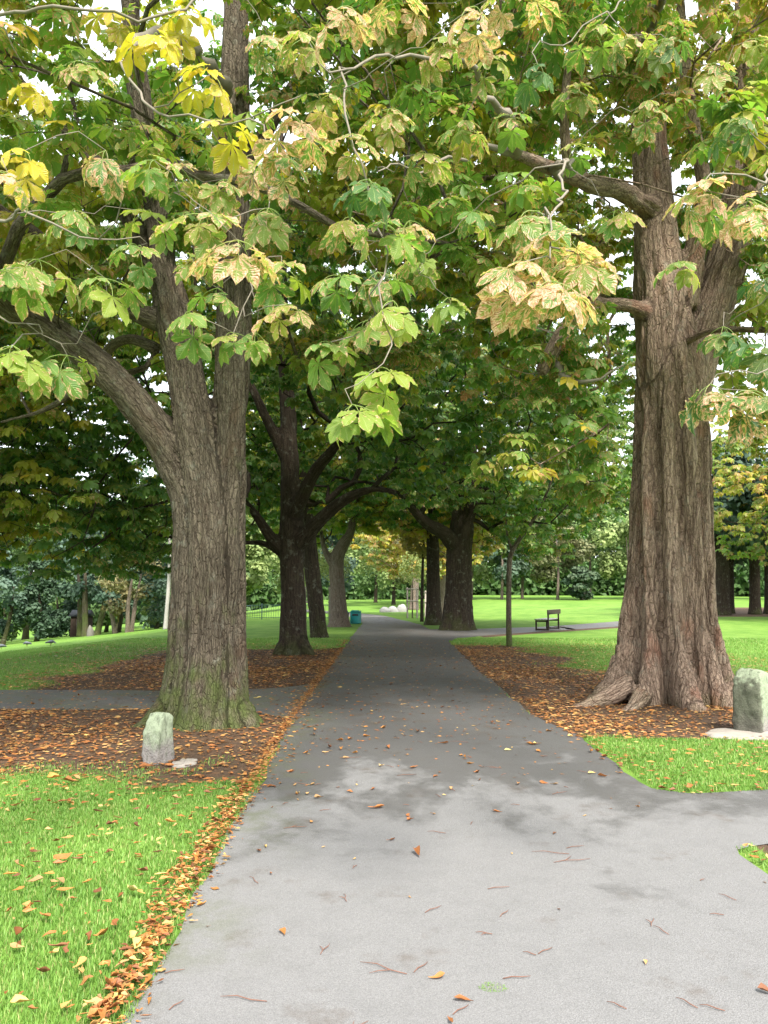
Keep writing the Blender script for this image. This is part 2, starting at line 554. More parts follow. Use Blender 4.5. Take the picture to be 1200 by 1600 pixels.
# Layout in metres: the viewer stands at (0, 0), +Y leads down the avenue; limbs are (x, y, z, radius).
LIMBS = {
 'L1': [
  [(-2.53,9.6,-0.116,0.425),(-2.495,9.6,0.021,0.365),(-2.447,9.6,0.274,0.319),(-2.409,9.6,0.621,0.289),(-2.4,9.6,1.167,0.268),(-2.392,9.6,1.798,0.255),(-2.395,9.6,2.519,0.255),(-2.59,9.6,3.17,0.238),(-3.018,9.4,3.823,0.208),(-3.499,9.2,4.361,0.196),(-4.021,9.0,4.753,0.178),(-4.556,8.8,5.074,0.17),(-5.151,8.6,5.498,0.145),(-5.887,8.5,6.306,0.102),(-6.491,8.5,7.418,0.06)],
  [(-2.156,9.4,-0.096,0.391),(-2.156,9.42,0.036,0.34),(-2.154,9.45,0.295,0.297),(-2.149,9.46,0.636,0.264),(-2.146,9.46,1.173,0.246),(-2.145,9.46,1.795,0.242),(-2.197,9.5,2.59,0.255),(-2.357,9.55,3.406,0.255),(-2.519,9.6,4.162,0.246),(-2.71,9.7,5.041,0.234),(-2.921,9.8,5.865,0.204),(-3.03,9.8,6.666,0.178),(-3.273,9.9,7.91,0.153),(-3.461,10,8.92,0.14),(-3.655,10.1,10.46,0.119),(-3.893,10.3,12.697,0.085),(-4.243,10.5,15.096,0.043)],
  [(-1.827,9.6,-0.116,0.391),(-1.861,9.6,0.021,0.34),(-1.924,9.65,0.267,0.289),(-1.963,9.65,0.616,0.264),(-1.99,9.65,1.165,0.251),(-1.988,9.65,1.799,0.246),(-1.989,9.65,2.605,0.242),(-1.972,9.68,3.431,0.23),(-1.968,9.7,4.273,0.225),(-1.963,9.75,5.145,0.221),(-1.982,9.8,6.487,0.204),(-2.037,9.85,7.878,0.2),(-2.067,9.9,9.321,0.178),(-2.072,10,10.866,0.145),(-2.079,10.2,13.112,0.102),(-1.964,10.4,15.521,0.043)],
  [(-2.834,9.75,5.102,0.156),(-3.309,9.6,5.245,0.12),(-3.864,9.4,5.589,0.115),(-4.406,9.2,6.062,0.11),(-4.769,9.1,6.304,0.101),(-5.375,9,6.749,0.083),(-5.995,8.8,7.291,0.046)],
  [(-2.954,9.8,5.821,0.156),(-3.303,9.85,6.404,0.129),(-3.735,9.9,7.155,0.12),(-4.237,10,7.833,0.11),(-4.838,10.1,8.418,0.092),(-5.555,10.2,9.164,0.074),(-6.549,10.4,10.114,0.046)],
  [(-3.011,9.9,4.806,0.083),(-3.423,10.1,5.004,0.069),(-3.795,10.3,4.935,0.064),(-4.328,10.8,4.577,0.055),(-5.089,11.3,4.322,0.041),(-5.903,11.6,4.193,0.028)],
  [(-1.978,9.8,7.117,0.129),(-1.535,10.2,8.293,0.092),(-0.949,10.6,9.765,0.074),(-0.398,11,11.358,0.046)],
  [(-2.65,9.5,0.159,0.17),(-2.832,9.45,0.016,0.12),(-3.021,9.4,-0.058,0.07),(-3.193,9.35,-0.101,0.03)],
  [(-1.704,9.5,0.136,0.14),(-1.546,9.4,-0.021,0.07),(-1.407,9.35,-0.072,0.02)],
 ],
 'R1': [
  [(4.3,11.8,-0.15,1.34),(4.3,11.8,0.02,1.18),(4.31,11.8,0.22,1.01),(4.32,11.8,0.5,0.87),(4.33,11.8,0.9,0.765),(4.34,11.8,1.4,0.7),(4.371,11.8,1.844,0.66),(4.429,11.8,2.829,0.62),(4.488,11.8,3.832,0.59),(4.52,11.8,4.647,0.555),(4.513,11.8,5.266,0.5),(4.487,11.8,5.891,0.4),(4.47,11.8,6.523,0.26),(4.445,11.8,6.948,0.12)],
  [(4.449,11.8,2.829,0.16),(4.45,11.8,3.63,0.27),(4.424,11.78,4.437,0.36),(4.363,11.75,5.25,0.405),(4.366,11.75,6.397,0.4),(4.331,11.75,7.674,0.31),(4.328,11.8,9.121,0.28),(4.324,11.8,10.463,0.26),(4.38,11.9,12.626,0.2),(4.446,12,15.143,0.12),(4.398,12,17.024,0.05)],
  [(4.469,11.8,2.829,0.14),(4.569,11.85,3.639,0.24),(4.732,11.9,4.466,0.34),(4.969,11.95,5.312,0.35),(5.295,12,6.177,0.33),(5.656,12,7.256,0.3),(6.026,12.1,8.747,0.28),(6.184,12.1,10.226,0.26),(6.261,12.2,11.706,0.22),(6.545,12.3,14.227,0.14),(7.014,12.5,17.007,0.05)],
  [(4.779,11.8,6.101,0.2),(4.922,11.6,7.068,0.16),(4.949,11.3,7.752,0.13),(4.715,11,8.611,0.11),(4.528,10.8,9.505,0.09),(4.369,10.5,10.811,0.05)],
  [(4.343,11.7,7.648,0.17),(3.836,11.1,7.521,0.145),(3.358,10.5,7.356,0.13),(2.777,9.6,6.915,0.11),(1.945,8.2,6.322,0.08),(1.246,6.9,5.74,0.05)],
  [(4.231,11.7,5.959,0.14),(3.75,11.3,5.93,0.1),(3.319,11.0,5.845,0.09),(2.903,10.7,5.624,0.09),(2.547,10.4,5.271,0.1),(2.266,10.1,4.826,0.11),(2.092,10,4.513,0.09)],
  [(3.562,11.3,0.266,0.16),(3.189,11.15,0.105,0.13),(2.842,11.05,0.012,0.07),(2.604,11.0,-0.016,0.03)],
  [(3.642,11.0,0.169,0.14),(3.377,10.75,0.003,0.09),(3.155,10.6,-0.059,0.03)],
  [(4.296,10.95,0.131,0.13),(4.28,10.75,-0.014,0.09),(4.251,10.6,-0.076,0.03)],
  [(4.857,11.2,0.233,0.15),(5.056,11.05,0.1,0.1),(5.275,10.95,0.044,0.04)],
 ],
 'L2': [
  [(-2.323,20.2,-0.133,0.496),(-2.362,20.2,0.359,0.376),(-2.372,20.2,1.185,0.336),(-2.401,20.2,2.185,0.32),(-2.412,20.2,3.026,0.336),(-2.458,20.2,4.045,0.272),(-2.527,20.2,5.421,0.24),(-2.631,20.3,7.195,0.208),(-2.773,20.4,9.018,0.16),(-2.86,20.5,11.822,0.12),(-2.913,20.6,14.73,0.08)],
  [(-2.213,20.1,2.851,0.216),(-1.64,19.6,3.444,0.176),(-0.957,19.0,3.9,0.144),(-0.309,18.4,4.061,0.096),(0.302,18,3.931,0.056)],
  [(-2.312,20,3.683,0.192),(-1.797,19.4,4.606,0.16),(-1.113,18.8,5.317,0.12),(-0.469,18.4,6.191,0.088),(0.0,18,7.191,0.056)],
  [(-2.61,20.2,2.688,0.176),(-3.007,20,3.095,0.144),(-3.316,19.8,3.579,0.12),(-3.768,19.5,4.125,0.088),(-4.366,19.2,4.575,0.056)],
  [(-2.57,20.3,2.525,0.136),(-3.133,20.3,2.863,0.096),(-3.66,20.4,2.904,0.072),(-4.64,20.6,2.882,0.056),(-5.676,20.6,3.054,0.04)],
  [(-2.591,20.2,5.075,0.16),(-3.229,20,6.417,0.12),(-3.897,19.8,7.751,0.08),(-4.552,19.6,8.727,0.048)],
  [(-2.633,20,0.209,0.16),(-2.847,19.8,-0.067,0.064)],
  [(-2.058,20,0.29,0.16),(-1.757,19.8,-0.067,0.064)],
 ],
 'L3': [
  [(-2.279,27.4,-0.083,0.36),(-2.328,27.4,0.363,0.29),(-2.477,27.4,1.713,0.28),(-2.649,27.4,3.076,0.27),(-2.801,27.4,4.454,0.24),(-3.005,27.4,6.314,0.18),(-3.165,27.5,9.18,0.1)],
 ],
 'L4': [
  [(-2.078,36,-0.113,0.62),(-2.082,36,0.417,0.42),(-2.147,36,1.452,0.36),(-2.215,36,2.642,0.34),(-2.159,36,3.3,0.32),(-1.862,36,3.9,0.26),(-1.564,36,4.443,0.2),(-1.36,36,5.958,0.14),(-1.215,36,7.793,0.08)],
  [(-2.276,36,2.791,0.25),(-2.578,36,3.18,0.18),(-2.853,36,3.84,0.12),(-3.014,36,5.047,0.07)],
 ],
 'R2': [
  [(3.128,33,-0.158,0.92),(3.132,33,0.246,0.72),(3.169,33,1.192,0.62),(3.207,33,2.282,0.58),(3.246,33,3.378,0.56),(3.367,33,4.482,0.5),(3.545,33,5.594,0.4),(3.765,33,7.842,0.3),(3.939,33,10.695,0.2),(4.124,33,14.187,0.1)],
  [(2.955,32.8,3.641,0.34),(2.475,32.2,4.089,0.3),(1.792,31.5,4.404,0.24),(1.169,31,4.96,0.18),(0.641,30.5,5.55,0.12),(0.252,30,5.994,0.07)],
  [(3.364,33,4.206,0.3),(3.815,32.5,5.259,0.24),(4.716,32,6.559,0.16),(5.862,31.5,7.828,0.1)],
  [(3.207,33,5.038,0.3),(2.475,32.6,7.208,0.2),(1.915,32.2,9.355,0.13),(1.643,32,11.54,0.08)],
 ],
 'R3': [
  [(2.445,38,-0.115,0.56),(2.448,38,0.351,0.42),(2.424,38,1.443,0.35),(2.433,38,2.7,0.33),(2.409,38,3.965,0.3),(2.388,38,5.558,0.22),(2.368,38,7.489,0.14),(2.353,38,10.095,0.08)],
 ],
 'S1': [
  [(3.709,23,0.0,0.095),(3.7,23,0.562,0.085),(3.716,23,1.505,0.08),(3.751,23,2.457,0.078),(3.833,23,2.801,0.075),(4.13,23,3.262,0.065),(4.445,22.9,3.696,0.055),(4.784,22.8,4.36,0.045),(5.167,22.7,5.311,0.03),(5.549,22.6,6.263,0.02)],
  [(3.833,23,2.801,0.05),(3.722,23.2,3.432,0.035),(3.732,23.4,4.432,0.02)],
 ],
}
OVERHANG = {
 'L1': [
  [(-5.887,8.5,6.306,0.07),(-4.403,6.6,6.243,0.05),(-3.213,5.2,5.606,0.0216),(-2.318,4.3,5.058,0.0109),(-2.038,4.2,4.993,0.0097),(-1.697,4.2,4.965,0.0088),(-1.351,4.3,5.033,0.0084),(-1.147,4.4,5.181,0.0076),(-1.121,4.6,5.523,0.005)],
  [(-5.375,9,6.749,0.07),(-4.54,7.2,5.52,0.055),(-3.378,5.6,4.546,0.0252),(-2.382,4.4,3.854,0.0109),(-1.86,3.95,3.57,0.0067),(-1.566,4.0,3.514,0.0046),(-1.351,4.2,3.58,0.0025)],
  [(-2.037,9.85,7.878,0.09),(-1.724,7.6,6.946,0.06),(-1.604,5.6,5.914,0.045),(-1.685,4.6,5.033,0.0109),(-1.432,4.3,4.563,0.0084),(-1.233,4.1,4.252,0.0067),(-0.944,3.95,4.192,0.0055),(-0.674,3.8,4.147,0.0046),(-0.439,3.8,4.201,0.0029)],
  [(-2.382,4.4,3.854,0.0092),(-2.129,3.9,3.297,0.0063),(-1.91,3.7,2.945,0.0046),(-1.762,3.8,2.914,0.0029)],
  [(-1.978,9.6,5.691,0.06),(-1.495,7.5,4.864,0.024),(-1.067,5.6,4.037,0.0105),(-0.831,4.8,3.646,0.0059),(-0.653,4.7,3.73,0.0029)],
 ],
 'R1': [
  [(1.246,6.9,5.74,0.06),(1.097,6.3,5.645,0.05),(0.82,5.7,5.501,0.0252),(0.614,5.1,5.323,0.0204),(0.21,4.7,5.063,0.0109),(-0.268,4.3,4.727,0.0076),(-0.375,4.2,4.674,0.0042)],
  [(1.246,6.9,5.74,0.05),(0.859,6.5,5.548,0.0204),(0.316,6,5.077,0.0101),(-0.049,5.6,4.814,0.005)],
  [(-0.268,4.3,4.727,0.0071),(-0.157,4.05,4.106,0.0059),(-0.028,3.95,3.534,0.005),(0.039,3.8,3.049,0.0042),(0.0,3.6,2.718,0.0034),(-0.118,3.45,2.551,0.0021)],
  [(1.945,8.2,6.322,0.06),(1.549,6.2,5.234,0.021),(1.139,4.6,4.232,0.0092),(0.851,3.6,3.527,0.0063),(0.731,3.2,3.21,0.0042),(0.664,3.0,2.96,0.0025)],
  [(6.026,12.1,8.747,0.1),(4.996,9,7.042,0.07),(3.719,6.5,5.47,0.045),(2.692,4.9,4.449,0.0118),(2.036,4.0,3.852,0.0071),(1.657,3.7,3.71,0.0038)],
  [(2.692,4.9,4.449,0.0101),(2.5,4.5,3.64,0.008),(2.187,4.1,3.091,0.0055),(1.884,3.8,2.747,0.0038),(1.62,3.65,2.654,0.0025)],
  [(4.324,11.8,10.463,0.1),(3.291,8.5,8.641,0.05),(2.553,6.5,7.175,0.02),(2.132,5.7,6.388,0.011),(1.682,5.2,5.806,0.006),(1.116,4.8,5.251,0.004)],
  [(2.263,10.1,4.693,0.06),(2.366,9.9,4.415,0.045),(2.702,9.6,4.263,0.021),(3.014,9.4,4.437,0.0084)],
 ],
}
# ends of the hanging twigs: (x, y, z, number of leaves, leaf look)
WHORLS = {
 'L1': [
  (-1.077,3.4,3.608,5,'lime'),
  (-1.38,3.6,3.777,4,'tan'),
  (-0.655,3.3,3.17,5,'pink'),
  (-0.905,3.7,3.496,4,'mix'),
  (-0.613,3.9,3.634,5,'mix'),
  (-0.449,3.5,3.897,5,'pink'),
  (-0.537,3.7,3.803,3,'tan'),
  (-1.687,3.6,3.215,5,'green'),
  (-1.393,3.7,3.16,4,'green'),
  (-1.405,4.2,3.561,4,'green'),
  (-1.744,3.4,3.08,3,'green'),
  (-1.69,3.4,2.716,5,'lime'),
  (-1.61,3.8,2.797,4,'green'),
  (-1.162,4.5,3.276,4,'green'),
  (-0.928,4.6,3.191,4,'green'),
  (-0.569,4.4,3.298,5,'mix'),
  (-0.638,4.6,3.623,5,'green'),
  (-1.29,4.0,4.701,5,'yellow'),
  (-1.01,4.2,4.614,5,'yellow'),
  (-1.226,4.4,5.181,4,'yellow'),
  (-0.885,4.0,4.187,3,'yellow'),
  (-1.678,3.4,3.656,3,'yellow'),
  (-1.653,3.2,3.431,3,'tan'),
  (-1.971,4.6,4.989,5,'mix'),
  (-2.306,4.8,4.976,4,'yellow'),
  (-1.21,4.3,4.1,4,'mix'),
  (-0.965,4.4,4.077,5,'mix'),
  (-1.487,4.6,3.978,4,'lime'),
  (-1.929,4.6,3.978,4,'green'),
  (-0.845,4.8,4.48,4,'mix'),
  (-1.302,5,3.866,4,'green'),
  (-1.887,5,5.645,4,'yellow'),
  (-0.774,4.8,5.298,5,'mix'),
  (-0.893,5.2,3.399,4,'green'),
  (-1.168,5.2,3.723,4,'green'),
 ],
 'R1': [
  (-0.079,3.6,3.626,5,'blue'),
  (-0.192,4.4,3.834,4,'mix'),
  (-0.04,4.6,3.581,5,'green'),
  (-0.184,4.0,4.093,4,'mix'),
  (0.0,3.9,3.545,4,'green'),
  (0.049,3.8,3.083,3,'lime'),
  (-0.09,4.2,3.127,4,'green'),
  (-0.14,3.3,2.418,5,'lime'),
  (-0.031,3.6,2.671,4,'lime'),
  (-0.292,4.0,2.931,4,'green'),
  (-0.187,3.2,4.22,4,'pink'),
  (-0.031,3.4,4.456,3,'pink'),
  (0.122,3.4,4.4,3,'pink'),
  (0.613,3.4,4.45,4,'pink'),
  (0.479,3.8,4.711,3,'tan'),
  (0.707,3.1,3.112,5,'pink'),
  (0.55,2.95,2.91,5,'pink'),
  (0.646,2.85,2.789,5,'pink'),
  (0.848,3.2,3.065,5,'mix'),
  (0.698,3.4,3.358,4,'mix'),
  (1.562,3.6,3.593,5,'tan'),
  (1.681,3.4,3.42,5,'tan'),
  (1.565,3.6,2.592,6,'bluetan'),
  (1.7,3.5,2.534,5,'bluetan'),
  (2.278,4.5,3.117,5,'blue'),
  (2.278,5,3.374,5,'blue'),
  (2.194,5.5,4.043,4,'green'),
  (1.891,4.8,5.298,5,'blue'),
  (2.275,5,5.26,5,'mix'),
  (1.702,5,5.476,5,'mix'),
  (2.239,4.6,4.597,5,'blue'),
  (0.963,4.5,4.894,3,'blue'),
  (1.466,5.5,5.417,5,'mix'),
  (1.538,5.2,5.656,5,'green'),
  (0.431,5,3.574,4,'green'),
  (0.673,5.5,4.443,5,'green'),
  (0.174,5,4.116,5,'mix'),
  (0.275,5.2,4.72,5,'mix'),
  (0.594,5.6,5.195,5,'mix'),
  (0.043,4.8,4.795,5,'mix'),
  (0.387,4.8,5.298,5,'mix'),
  (0.789,5.2,5.456,4,'green'),
  (2.037,5.6,5.38,5,'mix'),
  (2.597,5,5.452,5,'mix'),
  (1.587,6,5.256,4,'green'),
  (1.027,5.8,5.406,4,'green'),
  (-0.473,4.4,4.989,4,'mix'),
  (-0.408,4.6,4.748,4,'mix'),
  (2.554,5,3.731,5,'blue'),
  (1.729,5.5,4.443,4,'mix'),
  (-0.303,5,3.731,4,'green'),
  (0.281,5.4,4.047,4,'green'),
 ],
}
# ------------------------------------------------------------------ terrain, lawn, paths
def terrain(x, y):
    x, y = np.asarray(x, float), np.asarray(y, float)
    z = -0.10 * np.maximum(0, -8.5 - x) * sstep(13, 24, y)
    z = np.maximum(z, -3.0)
    z = z + 0.0175 * np.clip(y - 36, 0, 120) * sstep(3.5, 11, x)
    z = z + 0.014 * np.clip(y - 64, 0, 120) * (1 - sstep(3.5, 11, x)) * sstep(-20, -8, x)
    return z

LEFT_EDGE = [(-4, -.95), (3, -.98), (4.8, -1.05), (6.5, -1.06), (8.8, -1.14), (12.7, -1.15), (26, -1.18), (33, -1.15), (39, -1.05), (48, -1.7), (58, -4.2), (68, -9)]
RIGHT_EDGE = [(-4, 2.55), (3, 2.5), (4.1, 2.42), (4.42, 2.17), (4.95, 2.17), (5.2, 2.35), (6.2, 2.22), (7.35, 2.14), (8.8, 2.13), (10.6, 1.93), (17, 1.96), (24, 2.1), (30, 2.2), (34, 1.95), (39, 1.72), (45, .95), (52, .1), (60, -2.2), (68, -6.5)]
def xl(y): return np.interp(y, *zip(*LEFT_EDGE))
def xr(y): return np.interp(y, *zip(*RIGHT_EDGE))

def in_paths(x, y, pad=0.0):
    x, y = np.asarray(x, float), np.asarray(y, float)
    wob = (noise3(xy3(x, y, 2.2, 3.3)) - .5) * .12
    m = (x > xl(y) - pad + wob) & (x < xr(y) + pad + wob)
    lo, hi = side_left(x)
    m |= (x < -1.0) & (y > lo - pad + wob) & (y < hi + pad + wob)
    lo, hi = side_right(x)
    m |= (x > 1.8) & (y > lo - pad + wob) & (y < hi + pad + wob)
    lo, hi = branch_right(x)
    m |= (x > 1.9) & (y > lo - pad + wob * .5) & (y < hi + pad + wob * .5)
    return m

def side_left(x):
    return np.interp(x, [-30, -6, -3, -1.6, -.9], [10.0, 10.75, 10.75, 10.3, 9.6]), np.interp(x, [-30, -6, -3, -1.6, -.9], [12.2, 12.9, 12.7, 13.2, 14.2])
def side_right(x):
    return np.interp(x, [1.8, 2.6, 4, 7, 12, 16, 20, 26, 40], [24.0, 27.0, 29.0, 32.2, 37.2, 41.5, 50, 66, 103]), np.interp(x, [1.8, 2.6, 4, 7, 12, 16, 20, 26, 40], [33.5, 33.6, 33.9, 35.6, 40.2, 46, 56, 72, 109])
def branch_right(x):
    return np.interp(x, [1.9, 2.1, 2.4, 3.2, 6, 20], [4.5, 4.95, 5.08, 5.15, 5.35, 6.5]), np.interp(x, [1.9, 2.1, 2.4, 3.1, 6, 20], [6.9, 6.55, 6.36, 6.42, 6.9, 9.5])

def earth_mask(x, y):
    """1 where the grass has worn away under the trees"""
    x, y = np.asarray(x, float), np.asarray(y, float)
    w = (fbm(xy3(x, y, .9, 1.7), 3) - .5) * 1.6
    e = sstep(6.1, 7.9, y + w * 1.0) * (1 - sstep(12, 13, y)) * sstep(-10, -5, x + w) * (1 - sstep(-1.2, -1.0, x))
    b = sstep(12.2, 13, y) * (1 - sstep(20.5, 23.5, y + w * 1.5)) * sstep(-7.2, -5.0, x + w * 1.2) * (1 - sstep(-1.1, -.9, x))
    c_ = sstep(8.3, 9.1, y + w * .3) * (1 - sstep(14, 17, y + w)) * (1 - sstep(5.0, 6.6, x + w * .8)) * sstep(1.8, 2.0, x)
    d = sstep(12, 13, y) * (1 - sstep(22, 25, y + w)) * (1 - sstep(3.2, 4.9, x + w)) * sstep(1.8, 2.0, x)
    lo, hi = side_right(x)
    f = sstep(-1.4, -.6, y - lo) * (1 - sstep(0, .3, y - lo)) * sstep(3, 4, x)
    g = sstep(44.5, 46, y) * (1 - sstep(58, 62, y)) * sstep(18, 19.5, x)
    h = sstep(4.6, 4.75, y) * (1 - sstep(5.2, 5.3, y)) * (1 - sstep(2.6, 3.0, x)) * sstep(2.2, 2.4, x) * .7
    out = e
    for k in (b, c_, d, f, g, h):
        out = np.maximum(out, k)
    return out

def spread(lo, hi, step, far, grow):
    fine = list(np.arange(lo, hi + 1e-6, step))
    d, v = step, fine[-1]
    while v < far:
        d *= grow; v += d; fine.append(v)
    return fine
xs = spread(-14, 14, .2, 450, 1.22)
neg, v, d = [], -14.0, .2
while v > -450:
    d *= 1.22; v -= d; neg.append(v)
xs = np.array(neg[::-1] + xs)
ys = np.array([-300, -150, -80, -40, -20, -12, -8, -6] + spread(-4, 40, .2, 700, 1.15))
X, Y = np.meshgrid(xs, ys)
Z = terrain(X, Y)
nx, ny = len(xs), len(ys)
ii = (np.arange(ny - 1)[:, None] * nx + np.arange(nx - 1)[None, :])
Q = np.stack([ii, ii + 1, ii + nx + 1, ii + nx], -1).reshape(-1, 4)
ground = part('ground', np.stack([X, Y, Z], -1).reshape(-1, 3), None, Q, M['ground'], attrs={'earth': earth_mask(X, Y).ravel()})
tag(ground, kind='structure')

def strip(name, A, B, n, lift):
    """sheet between two edge lines A(i), B(i) following the terrain"""
    A, B = np.asarray(A, float), np.asarray(B, float)
    t = np.linspace(0, 1, n)[None, :, None]
    P = A[:, None, :] * (1 - t) + B[:, None, :] * t
    z = terrain(P[..., 0], P[..., 1]) + lift
    V = np.concatenate([P, z[..., None]], -1).reshape(-1, 3)
    k = len(A)
    i = np.arange(k - 1)[:, None] * n + np.arange(n - 1)[None, :]
    q = np.stack([i, i + 1, i + n + 1, i + n], -1).reshape(-1, 4)
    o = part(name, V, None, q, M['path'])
    return tag(o, kind='structure')
yy = np.concatenate([np.arange(-4, 30, .12), np.arange(30, 68.1, .5)])
jl = (fbm(xy3(yy, yy * 0, 1.6, .3), 4) - .5) * .22
jr = (fbm(xy3(yy, yy * 0, 1.6, 9.3), 4) - .5) * .22
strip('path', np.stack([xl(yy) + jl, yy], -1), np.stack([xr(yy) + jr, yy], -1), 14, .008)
xx = np.arange(-30, -.85, .15)
lo, hi = side_left(xx)
strip('side_path', np.stack([xx, lo + (fbm(xy3(xx, xx * 0, 1.3, 2), 3) - .5) * .25], -1), np.stack([xx, hi + (fbm(xy3(xx, xx * 0, 1.3, 4), 3) - .5) * .25], -1), 8, .004)
xx = np.concatenate([np.arange(1.85, 8, .15), np.arange(8, 40, .6)])
lo, hi = side_right(xx)
strip('side_path', np.stack([xx, lo], -1), np.stack([xx, hi], -1), 10, .004)
xx = np.arange(1.95, 20, .12)
lo, hi = branch_right(xx)
strip('side_path', np.stack([xx, lo + (fbm(xy3(xx, xx * 0, 2, 5), 3) - .5) * .12], -1), np.stack([xx, hi + (fbm(xy3(xx, xx * 0, 2, 6), 3) - .5) * .12], -1), 8, .004)
# ------------------------------------------------------------------ leaves
def leaflet_width(t):
    return np.interp(t, [0, .12, .3, .5, .66, .78, .88, .95, 1], [.010, .034, .085, .165, .24, .255, .195, .095, 0.0])

def leaf_template(lod, n, seed, droop=.35, fold=.25, petiole=True):
    """palmate leaf in the XY plane, stalk at the origin, middle leaflet along +Y; size 1 = length of the middle leaflet"""
    r = np.random.default_rng(seed)
    if n == 7: ang, ln = [-128, -84, -42, 0, 42, 84, 128], [.48, .78, .95, 1, .95, .78, .48]
    elif n == 6: ang, ln = [-100, -58, -18, 22, 62, 105], [.6, .85, 1, 1, .85, .6]
    else: ang, ln = [-96, -48, 0, 48, 96], [.62, .88, 1, .88, .62]
    VV, TT, LL, base = [], [], [], 0
    for i in range(n):
        a = R(ang[i] + r.uniform(-7, 7))
        L = ln[i] * r.uniform(.92, 1.06)
        dr = droop * r.uniform(.6, 1.5)
        fo = fold * r.uniform(.5, 1.5)
        kk = r.uniform(0, 9)
        if lod == 0:
            ts = np.array([0, .1, .22, .34, .46, .57, .67, .76, .84, .91, .96, 1.0])
            vs = np.array([-1, -.5, 0, .5, 1])
        elif lod == 1:
            ts, vs = np.array([0, .42, .76, 1.0]), np.array([-1, 0, 1])
        else:
            ts, vs = np.array([0, .68, 1.0]), np.array([-1, 1])
        grid = []
        for t in ts:
            w = leaflet_width(t) * L
            if lod == 2: w *= 1.25
            sw = r.uniform(-.02, .02) if lod == 0 else 0
            for v in vs:
                ww = w * (1 + (.10 * math.sin(t * 70 + v) if lod == 0 and abs(v) == 1 else 0))
                x = v * ww + sw * L * t
                y = t * L - (abs(v) * ww * .35 if lod == 0 else 0)
                z = -dr * L * t ** 1.7 + fo * abs(v) * ww + (.012 * math.sin(t * 38 + abs(v) * 2) * abs(v) * L if lod == 0 else 0)
                if lod == 0: z += .03 * L * r.normal() * abs(v) * t
                grid.append((x, y, z, t, v))
        g = np.array(grid)
        c, s = math.cos(a), math.sin(a)
        VV.append(np.stack([g[:, 0] * c + g[:, 1] * s, -g[:, 0] * s + g[:, 1] * c, g[:, 2]], -1))
        LL.append(np.stack([g[:, 3], g[:, 4], np.full(len(g), kk)], -1))
        m = len(vs)
        f = []
        for q in range(len(ts) - 1):
            for w_ in range(m - 1):
                A, B, C, D = q * m + w_, q * m + w_ + 1, (q + 1) * m + w_ + 1, (q + 1) * m + w_
                if q == 0 and lod: f.append((A, C, D))
                elif q == len(ts) - 2 and lod: f.append((A, B, C))
                else: f += [(A, B, C), (A, C, D)]
        TT.append(np.array(f) + base)
        base += len(g)
    if petiole:
        P = np.array([[0, 0, .01], [0, -.25, .06], [0, -.55, .04], [0, -.85, -.06]])
        V, Qd, T, _ = tube(P, [.012, .012, .014, .02], 4 if lod == 0 else 3)
        VV.append(V)
        LL.append(np.tile([.5, 0.0, 0.0], (len(V), 1)))
        TT.append(np.concatenate([Qd[:, [0, 1, 2]], Qd[:, [0, 2, 3]]]) + base)
    V, F, UV = np.concatenate(VV), np.concatenate(TT), np.concatenate(LL)
    used = np.unique(F)
    remap = np.full(len(V), -1); remap[used] = np.arange(len(used))
    return V[used], remap[F], UV[used]

def place_leaves(tmpl, pos, Rm, scale, tint):
    V, F, UV = tmpl
    n, k = len(pos), len(V)
    P = np.einsum('nij,vj->nvi', Rm, V) * scale[:, None, None] + pos[:, None, :]
    T = F[None] + (np.arange(n) * k)[:, None, None]
    uv = np.tile(UV[None], (n, 1, 1))
    uv[..., 2] += rng.uniform(0, 50, n)[:, None]
    return P.reshape(-1, 3), T.reshape(-1, 3), uv.reshape(-1, 3), np.repeat(tint, k, 0)

def gather(parts):
    V, T, U, C, n = [], [], [], [], 0
    for v, t, u, c in parts:
        V.append(v); T.append(t + n); U.append(u); C.append(c); n += len(v)
    return np.concatenate(V), np.concatenate(T), np.concatenate(U), np.concatenate(C)

def leaf_frames(axis, up):
    y = unit(axis)
    z = unit(up - y * np.sum(up * y, -1, keepdims=True))
    x = np.cross(y, z)
    return np.stack([x, y, z], -1)

TM = {
    1: [leaf_template(1, k, 20 + i, d, .3, False) for i, (k, d) in enumerate([(7, .3), (6, .5), (5, .4)])],
    2: [leaf_template(2, k, 30 + i, d, .3, False) for i, (k, d) in enumerate([(5, .3), (6, .5), (5, .55)])],
}

